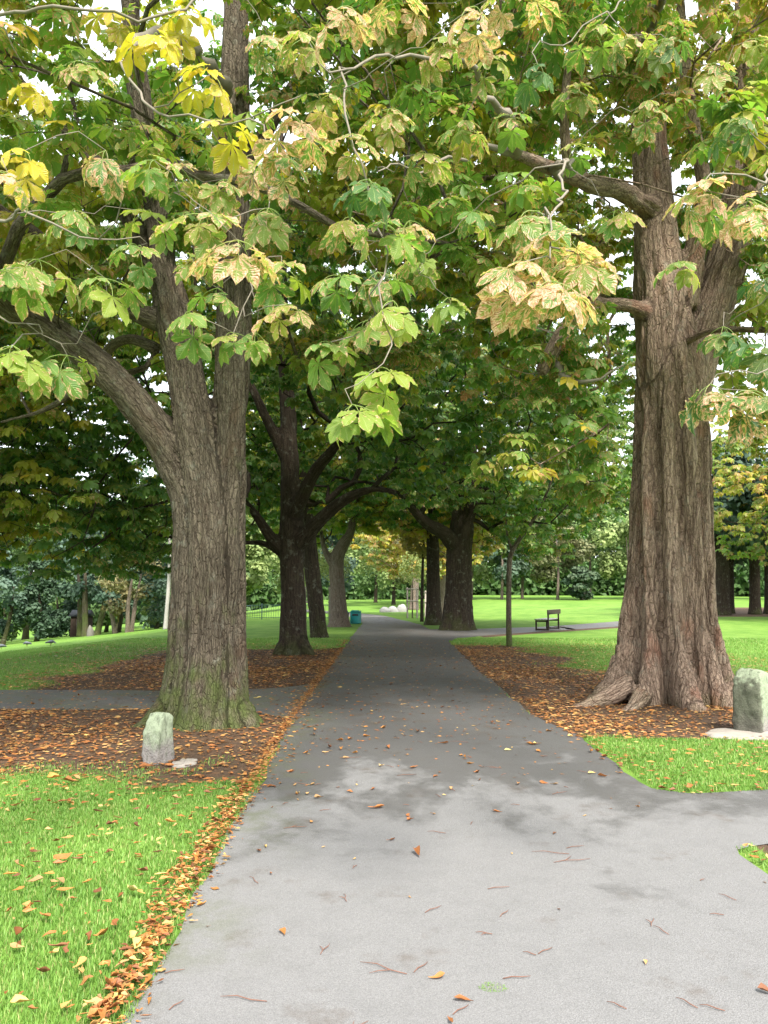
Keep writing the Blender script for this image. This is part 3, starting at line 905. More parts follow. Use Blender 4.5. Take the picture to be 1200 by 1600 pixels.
# ------------------------------------------------------------------ skeletons
class Skeleton:
    def __init__(s):
        s.P, s.par, s.r, s.man = [], [], [], []
    def add(s, p, parent, r=0.0, man=False):
        s.P.append(np.asarray(p, float)); s.par.append(parent); s.r.append(r); s.man.append(man)
        return len(s.P) - 1
    def nearest(s, p):
        A = np.array(s.P)
        return int(np.argmin(np.sum((A - p) ** 2, 1)))
    def limb(s, L, step=.35, kink=0.0):
        S = smooth_line(L, step)
        if kink:
            S[1:-1, :3] += (np.stack([fbm(S[1:-1, :3] * 2.6 + q, 3) for q in (3, 31, 77)], -1) - .5) * kink + rng.normal(0, kink * .02, (len(S) - 2, 3))
        par = s.nearest(S[0, :3]) if s.P else -1
        if par >= 0 and np.linalg.norm(s.P[par] - S[0, :3]) > max(.45, S[0, 3] * 2.5): par = -1
        for q in S:
            par = s.add(q[:3], par, q[3], True)
    def grow(s, targets, root, step=.4, wob=.10, back=.35):
        targets = np.asarray(targets)
        order = np.argsort(np.linalg.norm(targets - root, axis=1))
        cap = len(s.P) + len(targets) * 14 + 10
        A = np.empty((cap, 3)); n = len(s.P); A[:n] = s.P
        D = np.empty(cap); D[:n] = np.linalg.norm(A[:n] - root, axis=1)
        tips = []
        for ti in order:
            p = targets[ti]
            dp = np.linalg.norm(p - root)
            d = np.linalg.norm(A[:n] - p, axis=1) + back * np.maximum(0, D[:n] - dp) * 2
            j = int(np.argmin(d))
            a = A[j].copy()
            dist = np.linalg.norm(p - a)
            k = min(12, max(1, int(round(dist / step))))
            pj = s.par[j]
            tan = unit(a - A[pj]) if pj >= 0 else np.array([0, 0, 1.])
            mid = a + tan * dist * .35 + (p - a) * .25
            mid[2] += dist * .06
            par = j
            for q in range(1, k + 1):
                u = q / k
                c = (1 - u) ** 2 * a + 2 * u * (1 - u) * mid + u * u * p
                if q < k: c = c + rng.normal(0, wob * dist / k, 3)
                par = s.add(c, par)
                A[n] = c; D[n] = np.linalg.norm(c - root); n += 1
            tips.append(par)
        inv = np.empty(len(targets), int)
        inv[order] = tips
        return inv
    def radii(s, tip=.006, power=.46):
        n = len(s.P)
        cnt = np.zeros(n)
        haschild = np.zeros(n, bool)
        for i in range(n):
            if s.par[i] >= 0: haschild[s.par[i]] = True
        cnt[~haschild] = 1
        for i in range(n - 1, -1, -1):
            if s.par[i] >= 0: cnt[s.par[i]] += cnt[i]
        rr = tip * cnt ** power
        for i in range(n):
            if s.man[i]: rr[i] = max(s.r[i], .0)
            elif s.par[i] >= 0: rr[i] = min(rr[i], rr[s.par[i]] * .92)
        return rr, cnt
    def tubes(s, tip=.006, power=.46, sides=5, minr=0.0, skip_manual=True, start=0):
        rr, cnt = s.radii(tip, power)
        n = len(s.P)
        kids = [[] for _ in range(n)]
        for i in range(n):
            if s.par[i] >= 0: kids[s.par[i]].append(i)
        Vs, Qs, Ts, Fs, off = [], [], [], [], 0
        used = np.zeros(n, bool)
        for i in range(start, n):
            if used[i] or (skip_manual and s.man[i]): continue
            chain = [i]; used[i] = True
            j = i
            while True:
                c = [q for q in kids[j] if not used[q] and not (skip_manual and s.man[q])]
                if not c: break
                j = max(c, key=lambda q: cnt[q]); used[j] = True; chain.append(j)
            if rr[chain[0]] < minr: continue
            pp = s.par[i]
            pts = ([s.P[pp]] if pp >= 0 else []) + [s.P[q] for q in chain]
            rad = ([min(rr[chain[0]] * 1.15, rr[pp])] if pp >= 0 else []) + [rr[q] for q in chain]
            if len(pts) < 2: continue
            V, Qd, T, f = tube(np.array(pts), np.array(rad), sides if rad[0] > .02 else max(3, sides - 2))
            Vs.append(V); Qs.append(Qd + off); Ts.append(T + off); Fs.append(f); off += len(V)
        return np.concatenate(Vs), np.concatenate(Qs), np.concatenate(Ts), np.concatenate(Fs)

def build_trunk(limbs, mat, parent, voxel=.035, disp=.02, prof=None, step=.12, name='trunk', sides=28, furrow=.0, smooth=3):
    """limbs fused into one skin: voxel remesh of overlapping tubes, smoothed, then bark relief"""
    Vs, Qs, Ts, off = [], [], [], 0
    SP, SR, SU, SB, SS = [], [], [], [], []
    for i, L in enumerate(limbs):
        S = smooth_line(L, step)
        V, Qd, T, _ = tube(S[:, :3], S[:, 3], sides if prof is None or i else 96, prof if i == 0 else None)
        Vs.append(V); Qs.append(Qd + off); Ts.append(T + off); off += len(V)
        t, U, B = frames(S[:, :3])
        s = np.concatenate([[0], np.cumsum(np.linalg.norm(np.diff(S[:, :3], axis=0), axis=1))])
        SP.append(S[:, :3]); SR.append(S[:, 3]); SU.append(U); SB.append(B); SS.append(s + i * 13.7)
    me = make_mesh('tmp', np.concatenate(Vs), np.concatenate(Ts), np.concatenate(Qs))
    o = bpy.data.objects.new('tmp', me)
    col.objects.link(o)
    md = o.modifiers.new('r', 'REMESH')
    md.mode = 'VOXEL'; md.voxel_size = voxel
    dg = bpy.context.evaluated_depsgraph_get()
    em = o.evaluated_get(dg).to_mesh()
    nv = len(em.vertices)
    V = np.empty(nv * 3, np.float32); em.vertices.foreach_get('co', V); V = V.reshape(-1, 3).astype(float)
    nl = len(em.loops)
    lp = np.empty(nl, np.int32); em.loops.foreach_get('vertex_index', lp)
    Qd = lp.reshape(-1, 4)
    o.evaluated_get(dg).to_mesh_clear()
    bpy.data.objects.remove(o); bpy.data.meshes.remove(me)
    E = np.concatenate([Qd[:, [0, 1]], Qd[:, [1, 2]], Qd[:, [2, 3]], Qd[:, [3, 0]]])
    for _ in range(smooth):
        acc = np.zeros_like(V); c = np.zeros(nv)
        np.add.at(acc, E[:, 0], V[E[:, 1]]); np.add.at(c, E[:, 0], 1)
        np.add.at(acc, E[:, 1], V[E[:, 0]]); np.add.at(c, E[:, 1], 1)
        V = V + .5 * (acc / c[:, None] - V)
    nrm = np.cross(V[Qd[:, 2]] - V[Qd[:, 0]], V[Qd[:, 3]] - V[Qd[:, 1]])
    vn = np.zeros_like(V)
    for k in range(4): np.add.at(vn, Qd[:, k], nrm)
    vn = unit(vn)
    SP, SR, SU, SB, SS = [np.concatenate(a) for a in (SP, SR, SU, SB, SS)]
    fib = np.empty_like(V); rad = np.empty(nv)
    for a in range(0, nv, 4000):
        d = np.linalg.norm(V[a:a + 4000, None, :] - SP[None], axis=2) - SR[None] * .8
        j = np.argmin(d, 1)
        w = V[a:a + 4000] - SP[j]
        fib[a:a + 4000] = np.stack([np.sum(w * SU[j], 1), np.sum(w * SB[j], 1), SS[j] + np.sum(w * np.cross(SU[j], SB[j]), 1)], -1)
        rad[a:a + 4000] = SR[j]
    ridge = 1 - np.abs(2 * fbm(fib * np.array([9, 9, 1.1]) + 3, 3) - 1)
    lump = fbm(fib * np.array([2.5, 2.5, 1.2]) + 50, 3) - .5
    if furrow:
        fn = fbm(fib * np.array([4.2, 4.2, .33]) + 90, 2)
        V = V - vn * (furrow * np.clip(1 - np.abs(2 * fn - 1) / .16, 0, 1) * np.clip(rad / .25, .2, 1))[:, None]
    V = V + vn * (disp * (ridge - .75) * 2.2 + disp * 2.2 * lump)[:, None] * np.clip(rad / .2, .25, 1)[:, None]
    return part(name, V, None, Qd, mat, parent, attrs={'fib': fib})

def sample_crown(n, c, rad, ok, inner=.25, power=.5):
    out = []
    c, rad = np.array(c), np.array(rad)
    tries = 0
    while len(out) < n and tries < 60:
        tries += 1
        d = unit(rng.normal(size=(n * 3, 3)))
        r = (inner + (1 - inner) * rng.uniform(size=n * 3) ** power)
        lump = .82 + .36 * noise3(d * 2.3 + c)          # uneven outline
        p = c + d * r[:, None] * rad * lump[:, None]
        p = p[ok(p[:, 0], p[:, 1], p[:, 2])]
        out += list(p)
    return np.array(out[:n])

def fill_crown(tree, sk, centers, root, whorls, spread_r, leaf_n, size, lod, tintf, mat, lodnear=None, tip=.005, sides=5, minr=0.0, ok=None):
    sk.grow(centers, root, .45)
    start_n = len(centers)
    k = whorls
    d = unit(rng.normal(size=(start_n, k, 3))) * (rng.uniform(.25, 1, (start_n, k, 1)) ** .6) * spread_r
    d[..., 2] *= .6
    tg = (centers[:, None, :] + d).reshape(-1, 3)
    if ok is not None:
        tg = tg[ok(tg[:, 0], tg[:, 1], tg[:, 2])]
    sk.grow(tg, root, .3, .08)
    V, Qd, T, f = sk.tubes(tip=tip, sides=sides, minr=minr)
    b = part('branches', V, T, Qd, M['bark_shaded'] if mat is None else mat, tree, attrs={'fib': f})
    b['kind'] = 'stuff'
    n = len(tg)
    az = (rng.uniform(0, 2 * np.pi, (n, 1)) + np.arange(leaf_n)[None] * 2 * np.pi / leaf_n + rng.normal(0, .35, (n, leaf_n))).ravel()
    dip = rng.uniform(.1, 1.0, n * leaf_n)
    base = np.repeat(tg, leaf_n, 0)
    ax = np.stack([np.cos(az), np.sin(az), -np.tan(dip * .9)], -1)
    ax = unit(ax)
    hor = np.stack([np.cos(az), np.sin(az), .1 * np.ones_like(az)], -1)
    sc = size * rng.uniform(.7, 1.2, len(base))
    pos = base + hor * (sc * rng.uniform(.3, .9, len(base)))[:, None]
    up = np.stack([np.cos(az) * .5, np.sin(az) * .5, np.ones_like(az)], -1) + rng.normal(0, .3, (len(base), 3))
    Rm = leaf_frames(ax, up)
    tint = tintf(pos)
    parts = []
    which = rng.integers(0, 3, len(base))
    near = np.linalg.norm(pos, axis=1) < (lodnear or 0)
    for l in (1, 2):
        for w in range(3):
            m = (which == w) & (near if l == 1 else ~near)
            if lod == 1 and l == 2 and False: continue
            if m.any(): parts.append(place_leaves(TM[l][w], pos[m], Rm[m], sc[m], tint[m]))
    V, T, U, C = gather(parts)
    cr = part('crown', V, T, None, M['leaf'], tree, attrs={'luv': U, 'tint': C}, smooth=False)
    cr['kind'] = 'stuff'
    return len(base), len(T)

def tints(brown, yellow, lite, ys=.0):
    """per-leaf look: how blotched, how yellow, how light; neighbouring leaves vary together"""
    def f(pos):
        n = len(pos)
        g = fbm(pos * .55 + 5, 3)
        b = np.clip(brown + rng.normal(0, .13, n) + (g - .5) * .5, 0, 1)
        y = np.clip(yellow + (fbm(pos * .45 + 40, 3) - .5) * 1.3 * (yellow > 0) + rng.normal(0, .10, n), 0, 1)
        odd = rng.uniform(size=n) < ys
        y[odd] = rng.uniform(.5, 1, odd.sum())
        l = np.clip(lite + rng.normal(0, .18, n), 0, 1)
        return np.stack([b, y, l], -1)
    return f

def tree_root(name, x, y, label, group=None):
    return tag(empty(name, (x, y, float(terrain(x, y)))), label, 'tree', group)

# ---- the two great chestnuts at the mouth of the avenue
def lobes(n, amp, ph):
    def f(th, z):
        w = th + .22 * np.sin(2 * th + 1 + ph) + .13 * np.sin(3 * th + ph) + .10 * z
        crease = np.abs(np.cos(n / 2 * w))
        low = np.exp(-np.maximum(z, 0) / .45)
        return 1 - amp * (1 - .55 * sstep(3.4, 5.6, z)) * (1 + .5 * low) * (1 - crease ** .85) + .12 * low * np.cos(5 * w + 1) + .03 * np.cos(n * 1.5 * w + z)
    return f

def hang_leaves(tree, key, label_part):
    sk = Skeleton()
    for L in OVERHANG[key]:
        sk.limb(L, .13, .24)
    tg = np.array([w[:3] for w in WHORLS[key]])
    root = np.array(LIMBS[key][0][3][:3])
    sk.grow(tg, root, .11, .2, .1)
    rr, cnt = sk.radii(.0035, .4)
    sk.r = list(rr)
    V, Qd, T, f = sk.tubes(tip=.0035, power=.4, sides=7, skip_manual=False)
    br = part('overhanging_branch', V, T, Qd, M['twig_pale'], tree, attrs={'fib': f})
    looks = {'lime': (.46, .15, .95), 'green': (.50, .06, .7), 'mix': (.61, .12, .6), 'tan': (.74, .12, .55), 'pink': (.78, .02, .45), 'yellow': (.50, .7, .9), 'blue': (.44, 0, .15), 'bluetan': (.66, 0, .2)}
    cols = looks
    cnt_leaf = 0
    b0 = wpos(br)
    for (x, y, z, n, look) in WHORLS[key]:
        a0 = random.uniform(0, 6.28)
        for i in range(n):
            # leaves fan round the twig end, more of them towards the open side (the light)
            az = a0 + i * 6.283 / n + random.gauss(0, .25)
            az += .45 * math.sin(-math.pi / 2 - az)
            dip = random.uniform(.35, 1.15)
            ax = Vector((math.cos(az) * math.cos(dip), math.sin(az) * math.cos(dip), -math.sin(dip)))
            up = Vector((math.cos(az) * .6 + random.gauss(0, .2), math.sin(az) * .6 + random.gauss(0, .2), 1))
            sc = random.uniform(.105, .175)
            fr = leaf_frames(np.array([ax]), np.array([up]))[0]
            tip = np.array([x, y, z]) + fr[:, 1] * sc * .85 - fr[:, 2] * sc * (-.06)
            o = bpy.data.objects.new('leaf', NEAR[random.randrange(len(NEAR))])
            col.objects.link(o)
            o.parent = br
            m4 = Matrix([list(r_) + [0] for r_ in fr] + [[0, 0, 0, 1]])
            o.rotation_euler = m4.to_euler()
            o.location = Vector(tip - b0)
            o.scale = (sc, sc, sc)
            bl, ye, li = cols[look]
            o.color = (min(1, max(0, bl + random.gauss(0, .08))), min(1, max(0, ye + random.gauss(0, .1))), min(1, max(0, li + random.gauss(0, .12))), 1)
            cnt_leaf += 1
    return cnt_leaf

NEAR = []
for i, (k, d, fo) in enumerate([(7, .25, .35), (7, .45, .25), (6, .35, .45), (5, .3, .3), (7, .6, .35), (5, .55, .5), (6, .2, .3), (7, .35, .6)]):
    V, F, U = leaf_template(0, k, 60 + i, d, fo)
    me = make_mesh('leaf', V, F, attrs={'luv': U})
    me.materials.append(M['leaf_near'])
    NEAR.append(me)

STAT = {}
# left chestnut: three stems grown together, one great limb swinging out over the lawn
x0, y0 = LIMBS['L1'][1][0][:2]
L1 = tree_root('horse_chestnut', x0, y0, 'grey-brown chestnut of three fused stems, mossy at its foot, behind the short stone')
build_trunk(LIMBS['L1'], M['bark_l1'], L1, .031, .026, furrow=.06, smooth=2)
sk = Skeleton()
for L in LIMBS['L1'][:7]: sk.limb(L, .3)
okl = lambda x, y, z: (z > np.where(y < 11, 1.75 + .37 * y, 4.6)) & (y > 3.4) & ~((y < 9.4) & (x / y > -.335) & (x / y < -.165) & (z < 1.7 + .52 * y))
root = np.array(LIMBS['L1'][1][5][:3])
ctr = sample_crown(310, (-3.0, 9.4, 9.0), (6.3, 6.3, 6.2), okl, .3, .6)
STAT['L1'] = fill_crown(L1, sk, ctr, root, 11, .85, 6, .155, 1, tints(.44, .09, .70, .03), M['bark_l1'], lodnear=10.0, ok=okl)
STAT['L1h'] = hang_leaves(L1, 'L1', '')

x0, y0 = LIMBS['R1'][0][0][:2]
R1 = tree_root('horse_chestnut', x0, y0, 'huge chestnut with deeply fluted red-brown trunk and spreading roots, behind the tall stone')
build_trunk(LIMBS['R1'], M['bark_r1'], R1, .034, .024, lobes(11, .44, .4), furrow=.06, smooth=1)
sk = Skeleton()
for L in LIMBS['R1'][:6]: sk.limb(L, .3)
okr = lambda x, y, z: (z > np.where(y < 13.5, 1.75 + .36 * y, 5.2)) & (y > 3.6) & ~((y < 11.6) & (x / y > .298) & (x / y < .415) & (z < 1.7 + .55 * y)) & ~((y < 11.8) & (x / y > .41) & (x / y < .485) & (z < 1.7 + .47 * y))
root = np.array(LIMBS['R1'][1][3][:3])
ctr = sample_crown(315, (3.9, 11.2, 9.6), (6.5, 6.8, 6.6), okr, .3, .6)
low = np.concatenate([rng.uniform((1.9, 9.3, 3.2), (3.4, 11.2, 5.0), (15, 3)), rng.uniform((4.6, 8.3, 4.3), (6.2, 10.3, 5.8), (12, 3))])
oklow = lambda x, y, z: okr(x, y, z) | ((y > 8) & (y < 11.6) & (z > 2.9) & (z < 6) & ((x < .295 * y) | (x > .455 * y)))
STAT['R1'] = fill_crown(R1, sk, np.concatenate([ctr, low, rng.uniform((1.5, 13, 6.2), (8.5, 17, 12), (55, 3))]), root, 11, .85, 6, .155, 1, tints(.46, .04, .62, .03), M['bark_r1'], lodnear=10.0, ok=oklow)
STAT['R1h'] = hang_leaves(R1, 'R1', '')

# ---- the next trees of the avenue
def avenue_tree(key, label, bark, voxel, crown, ncl, whorls, leaf_n, size, tf, ok, spread_r=.95, disp=.03, prof=None, inner=.3, name='horse_chestnut', sides=4, extra=None):
    x0, y0 = LIMBS[key][0][0][:2]
    t = tree_root(name, x0, y0, label)
    build_trunk(LIMBS[key], M[bark], t, voxel, disp, prof, .2)
    sk = Skeleton()
    for L in LIMBS[key]:
        if L[-1][2] > 1.5: sk.limb(L, .5)
    ctr = sample_crown(ncl, crown[0], crown[1], ok, inner, .6)
    if extra is not None: ctr = np.concatenate([ctr, extra])
    L = LIMBS[key][0]
    STAT[key] = fill_crown(t, sk, ctr, np.array(L[len(L) // 2][:3]), whorls, spread_r, leaf_n, size, 2, tf, M['bark_shaded'], tip=.007, sides=sides, minr=.004, ok=ok)
    return t

def ok_l2(x, y, z):
    low = np.interp(x, [-14, -7, -4.4, -3.2, -1.4, -.6, 4], [1.7, 1.9, 2.6, 4.0, 4.0, 4.1, 4.3])
    return (z > low) & (y > 13.6) & ~((y < 20.5) & (np.abs(x + 2.3) < 1.2) & (z < 6.2))
avenue_tree('L2', 'dark chestnut with one low limb arching over the path, roots in fallen leaves', 'bark_shaded', .06, ((-3.6, 20, 8.0), (8.6, 6.6, 7.8)), 540, 9, 6, .18, tints(.26, .0, .32, .015), ok_l2, 1.05, extra=rng.uniform((-11.5, 16, 2.3), (-5.2, 22, 6.0), (70, 3)))
avenue_tree('L3', 'slender dark leaning tree just beyond the dark chestnut with the arching limb', 'bark_shaded', .05, ((-3.3, 28.5, 8.4), (4.8, 4.6, 5.2)), 160, 8, 6, .215, tints(.35, .08, .5, .02), lambda x, y, z: (x < -1.2) & (z > np.interp(x, [-8, -4, -2, 1], [3.0, 4.2, 4.6, 5.0])), 1.1, name='slender_tree')
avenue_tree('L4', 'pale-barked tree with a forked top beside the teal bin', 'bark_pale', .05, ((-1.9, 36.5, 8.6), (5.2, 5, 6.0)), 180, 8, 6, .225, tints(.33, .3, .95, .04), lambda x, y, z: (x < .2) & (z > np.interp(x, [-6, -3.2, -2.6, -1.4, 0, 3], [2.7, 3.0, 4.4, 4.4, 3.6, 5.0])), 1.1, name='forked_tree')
avenue_tree('R2', 'dark thick chestnut with ribbed trunk at the fork of the path', 'bark_shaded', .07, ((3.7, 32.5, 8.4), (7.8, 6.6, 7.2)), 460, 9, 6, .212, tints(.34, .0, .30, .015), lambda x, y, z: z > np.interp(x, [-5, 1.2, 2.0, 4.2, 5.0, 7, 12], [5.2, 4.6, 4.9, 4.9, 3.4, 2.4, 2.2]), 1.15, prof=lobes(10, .12, .2))
avenue_tree('R3', 'chestnut turning golden tan, its mossy trunk half behind the dark ribbed one', 'bark_shaded', .05, ((1.6, 40, 6.4), (5.0, 5, 4.8)), 200, 8, 6, .225, tints(.66, .30, 1.0, .06), lambda x, y, z: z > np.interp(x, [-4, .2, .8, 4, 8], [5.2, 4.9, 4.6, 4.0, 3.0]), 1.1, name='golden_chestnut')
avenue_tree('S1', 'young sapling with a thin mossy stem kinked to one side, near the bench', 'bark_l1', .022, ((5.0, 22.6, 5.0), (2.3, 2.0, 2.0)), 34, 7, 6, .17, tints(.30, .0, .40, .01), lambda x, y, z: z > 2.9, .75, .004, name='sapling')

def tree_off(name, x, y, label, h, r, crown, ncl, whorls, size, tf, ok, bark='bark_shaded', spread_r=1.1, group=None, minr=.006):
    """a tree built from a straight trunk with a few rising limbs"""
    t = tree_root(name, x, y, label, group)
    z0 = float(terrain(x, y))
    lean = rng.normal(0, .02, 2)
    zs = np.array([-.1, .25, 1.2, h * .35, h * .6, h])
    rs = np.array([1.55, 1.12, 1.0, .88, .5, .08]) * r
    main = [(x + lean[0] * k + rng.normal(0, .03), y + lean[1] * k, z0 + k, q) for k, q in zip(zs, rs)]
    S = smooth_line(main, .25)
    V, Qd, T, f = tube(S[:, :3], S[:, 3], 14, lambda th, z: 1 + .05 * np.cos(5 * th + 1) + .03 * np.cos(9 * th))
    part('trunk', V, T, Qd, M[bark], t, attrs={'fib': f})
    sk = Skeleton(); sk.limb(main, .5)
    ctr = sample_crown(ncl, crown[0], crown[1], ok, .3, .6)
    STAT[label[:12]] = fill_crown(t, sk, ctr, np.array([x, y, z0 + h * .3]), whorls, spread_r, 6, size, 2, tf, M[bark], tip=.008, sides=4, minr=minr, ok=ok)
    return t

tree_off('horse_chestnut', -12.2, 15.5, 'chestnut with olive foliage drooping low over the lawn where pigeons feed', 10, .4, ((-11, 15.5, 6.4), (5.2, 4.8, 5.2)), 170, 9, .19, tints(.42, .2, .55, .03), lambda x, y, z: z > 2.2)
tree_off('horse_chestnut', 24.5, 40.5, 'pale green chestnut in front of the dark trunks', 12, .4, ((23.0, 40.5, 7.8), (7.2, 6.0, 5.6)), 190, 8, .25, tints(.5, .12, .85, .03), lambda x, y, z: z > 3.3)
tree_off('golden_tree', 4.0, 53.5, 'sunlit tan and gold chestnut beyond the dark ribbed one, over the staked saplings', 9.5, .3, ((2.4, 52.5, 6.3), (4.6, 4.2, 4.2)), 150, 7, .24, tints(.66, .35, 1.0, .08), lambda x, y, z: z > 2.5, 'bark_pale')
# ------------------------------------------------------------------ background trees and shrubs
M['far_blue'] = mat_far_leaf('foliage_blue_green', (.045, .09, .06), (.14, .21, .15))
M['far_green'] = mat_far_leaf('foliage_mid_green', (.05, .11, .03), (.16, .25, .08))
M['far_light'] = mat_far_leaf('foliage_light_green', (.15, .23, .07), (.36, .44, .17))
M['far_yew'] = mat_far_leaf('foliage_yew', (.03, .065, .035), (.09, .15, .085))
M['far_olive'] = mat_far_leaf('foliage_olive', (.10, .12, .05), (.26, .25, .12))
M['far_yellow'] = mat_far_leaf('foliage_yellow', (.22, .24, .04), (.45, .42, .08))

def kites(pos, nrm, size, tint):
    n = len(pos)
    ax = unit(np.cross(nrm, rng.normal(size=(n, 3))))
    Rm = leaf_frames(ax, nrm)
    t = (np.array([[0, -.5, 0], [.38, .05, .1], [0, .6, -.08], [-.38, .05, .1]]), np.array([[0, 1, 2], [0, 2, 3]]), np.zeros((4, 3)))
    return place_leaves(t, pos, Rm, size, tint)

def far_tree(name, x, y, label, mat, H, rx, low, stems, n, size, brown=.0, yellow=.0, group=None, bark='bark_shaded', stem_r=.12, ry=None, shape='round', cat='tree', seed=0):
    t = tag(empty(name, (x, y, float(terrain(x, y)))), label, cat, group)
    z0 = float(terrain(x, y))
    ry = ry or rx
    cz = z0 + (low + H) / 2
    hz = (H - low) / 2
    nb = max(5, int(n / 220))
    # leaf boughs: many small flattened clumps spread through the crown's volume
    d = unit(rng.normal(size=(nb, 3)))
    rr = rng.uniform(.25, 1, (nb, 1)) ** .45
    c = d * rr * np.array([rx, ry, hz]) * rng.uniform(.75, 1.05, (nb, 1))
    if shape == 'cone':
        c[:, :2] *= np.clip(1.05 - .45 * (c[:, 2:3] / hz + 1) / 2, .3, 1.2)
    c = c + np.array([x, y, cz])
    per = n // nb
    k = rng.normal(size=(nb, per, 3))
    k = unit(k) * rng.uniform(.35, 1, (nb, per, 1))
    s = np.array([rx, ry, hz]) * (.34 if shape != 'cone' else .26)
    off = k * s * rng.uniform(.7, 1.3, (nb, 1, 1))
    off[..., 2] *= .75
    pos = (c[:, None] + off).reshape(-1, 3)
    nr = unit(k.reshape(-1, 3) + np.array([0, 0, .5]) + rng.normal(0, .5, (nb * per, 3)))
    m = pos[:, 2] > z0 + max(low - .3, .02)
    pos, nr = pos[m], nr[m]
    bt = np.repeat(rng.uniform(0, 1, nb), per)[m]
    q = len(pos)
    tint = np.stack([np.clip(brown * rng.uniform(0, 1.6, q) * (bt > .4), 0, 1), np.clip(yellow * rng.uniform(0, 1.6, q) * (bt < .7), 0, 1), np.clip(.2 + .5 * bt + rng.normal(0, .2, q), 0, 1)], -1)
    V, T, U, C = kites(pos, nr, size * rng.uniform(.6, 1.3, q), tint)
    cr = part('crown' if cat == 'tree' else 'foliage', V, T, None, mat, t, attrs={'tint': C}, smooth=False)
    cr['kind'] = 'stuff'
    for i in range(stems):
        a = i * 2.4 + seed
        sp = 0 if stems == 1 else rx * .22
        b = np.array([x + sp * math.cos(a), y + sp * .5 * math.sin(a), z0 - .05])
        top = np.array([x + rx * .45 * math.cos(a) * (stems > 1), y + rx * .3 * math.sin(a) * (stems > 1), z0 + low + hz * 1.2])
        mid = (b + top) / 2 + np.array([.12 * math.cos(a * 3), 0, .1])
        S = smooth_line([(*b, stem_r * 1.35), (*(b * .8 + mid * .2), stem_r), (*mid, stem_r * .85), (*top, stem_r * .25)], .3)
        v, qd, tr, f = tube(S[:, :3], S[:, 3], 9)
        part('trunk' if stems == 1 or cat == 'tree' else 'stem', v, tr, qd, M[bark], t, attrs={'fib': f})
    return t

# shrubs and small trees along the far side of the western lawn (about 40 m off)
far_tree('round_tree', -19.8, 39.5, 'grey-green small tree on two thin dark trunks beside the clipped yew', M['far_blue'], 4.6, 1.9, .7, 2, 3400, .22, stem_r=.11)
far_tree('yew', -18.1, 40.5, 'dark clipped columnar yew with foliage down to the grass', M['far_yew'], 4.4, 1.35, .02, 1, 6500, .19, shape='cone', cat='shrub')
far_tree('spreading_tree', -15.9, 41.5, 'blue-green spreading tree on several leaning brown trunks', M['far_blue'], 5.2, 2.5, 1.5, 3, 3800, .23, stem_r=.17, bark='bark_l1')
far_tree('old_thorn_tree', -13.6, 40.5, 'olive-grey thorn tree with bare twisted stems', M['far_olive'], 4.4, 2.0, 1.1, 3, 3200, .17, .25, bark='bark_pale', stem_r=.12, seed=.6)
far_tree('holly_bush', -11.2, 41.5, 'dense blue-green holly bush reaching the grass beside the birch', M['far_blue'], 4.3, 1.55, .05, 1, 3600, .18, cat='shrub')
far_tree('pale_bush', -12.6, 43.0, 'low pale green bush between thorn tree and holly', M['far_light'], 2.2, 1.1, .05, 1, 1500, .16, cat='shrub')
far_tree('golden_bush', -21.1, 40, 'low golden-yellow bush at the end of the shrubs', M['far_yellow'], 1.5, .9, .05, 1, 1300, .14, cat='shrub')
far_tree('ivy_pillar', -14.7, 43.0, 'yellow-green ivy covered stump between the spreading and thorn trees', M['far_yellow'], 2.6, .5, .05, 1, 900, .13, .3, cat='shrub')
far_tree('birch', -10.85, 38.5, 'white-trunked birch standing beside the holly bush', M['far_light'], 8, 1.8, 2.6, 1, 1500, .16, bark='bark_birch', stem_r=.10)
for i, (x, y, H, r_) in enumerate([(-24, 52, 11, 4.2), (-18.5, 54, 12, 4.4), (-13.2, 53, 11.5, 4.2), (-29, 47, 10, 4)]):
    far_tree('lawn_edge_tree', x, y, ['tall tree behind the golden-yellow bush', 'tall tree behind the clipped yew', 'tall tree behind the thorn tree', 'tall tree standing beyond the golden-yellow bush, at the lawn edge'][i], M[['far_green', 'far_blue', 'far_green', 'far_olive'][i]], H, r_, 1.0, 1, 4200, .42, stem_r=.2, group='tall trees behind the lawn shrubs')

for i, (x, y, H, r_, m_) in enumerate([(-22.6, 46, 3.6, 1.9, 'far_green'), (-19.9, 47, 4.0, 2.0, 'far_yew'), (-17.0, 47.5, 4.2, 2.0, 'far_green'), (-14.0, 47, 3.8, 1.9, 'far_yew'), (-11.6, 46.5, 3.6, 1.8, 'far_green')]):
    far_tree('background_shrub', x, y, ['mid-green shrub filling the gap behind the golden-yellow bush', 'dark shrub filling the gap behind the clipped yew', 'mid-green shrub behind the dark shed', 'dark shrub filling the gap behind the thorn tree', 'mid-green shrub behind the holly and birch'][i], M[m_], H, r_, .05, 1, 3000, .26, group='shrubs behind the lawn edge', cat='shrub')

# beyond the railing
for i, (x, y, H, r_, lw, m_) in enumerate([(-9.6, 52, 6.0, 2.4, 1.5, 'far_light'), (-12.5, 66, 10, 4.4, 1.0, 'far_light'), (-7.5, 68, 11, 4.4, .8, 'far_light'), (-17, 70, 11, 5, .8, 'far_green')]):
    far_tree('pale_tree', x, y, ['small pale green tree on a thin straight trunk behind the railing', 'broad pale green tree far behind the railing, lawn in front', 'broad pale green tree far behind the railing, next to the bin', 'broad mid-green tree far behind the railing'][i], M[m_], H, r_, lw, 1, 4600, .31, .05, group='trees beyond the railing', bark='bark_pale', stem_r=.16)

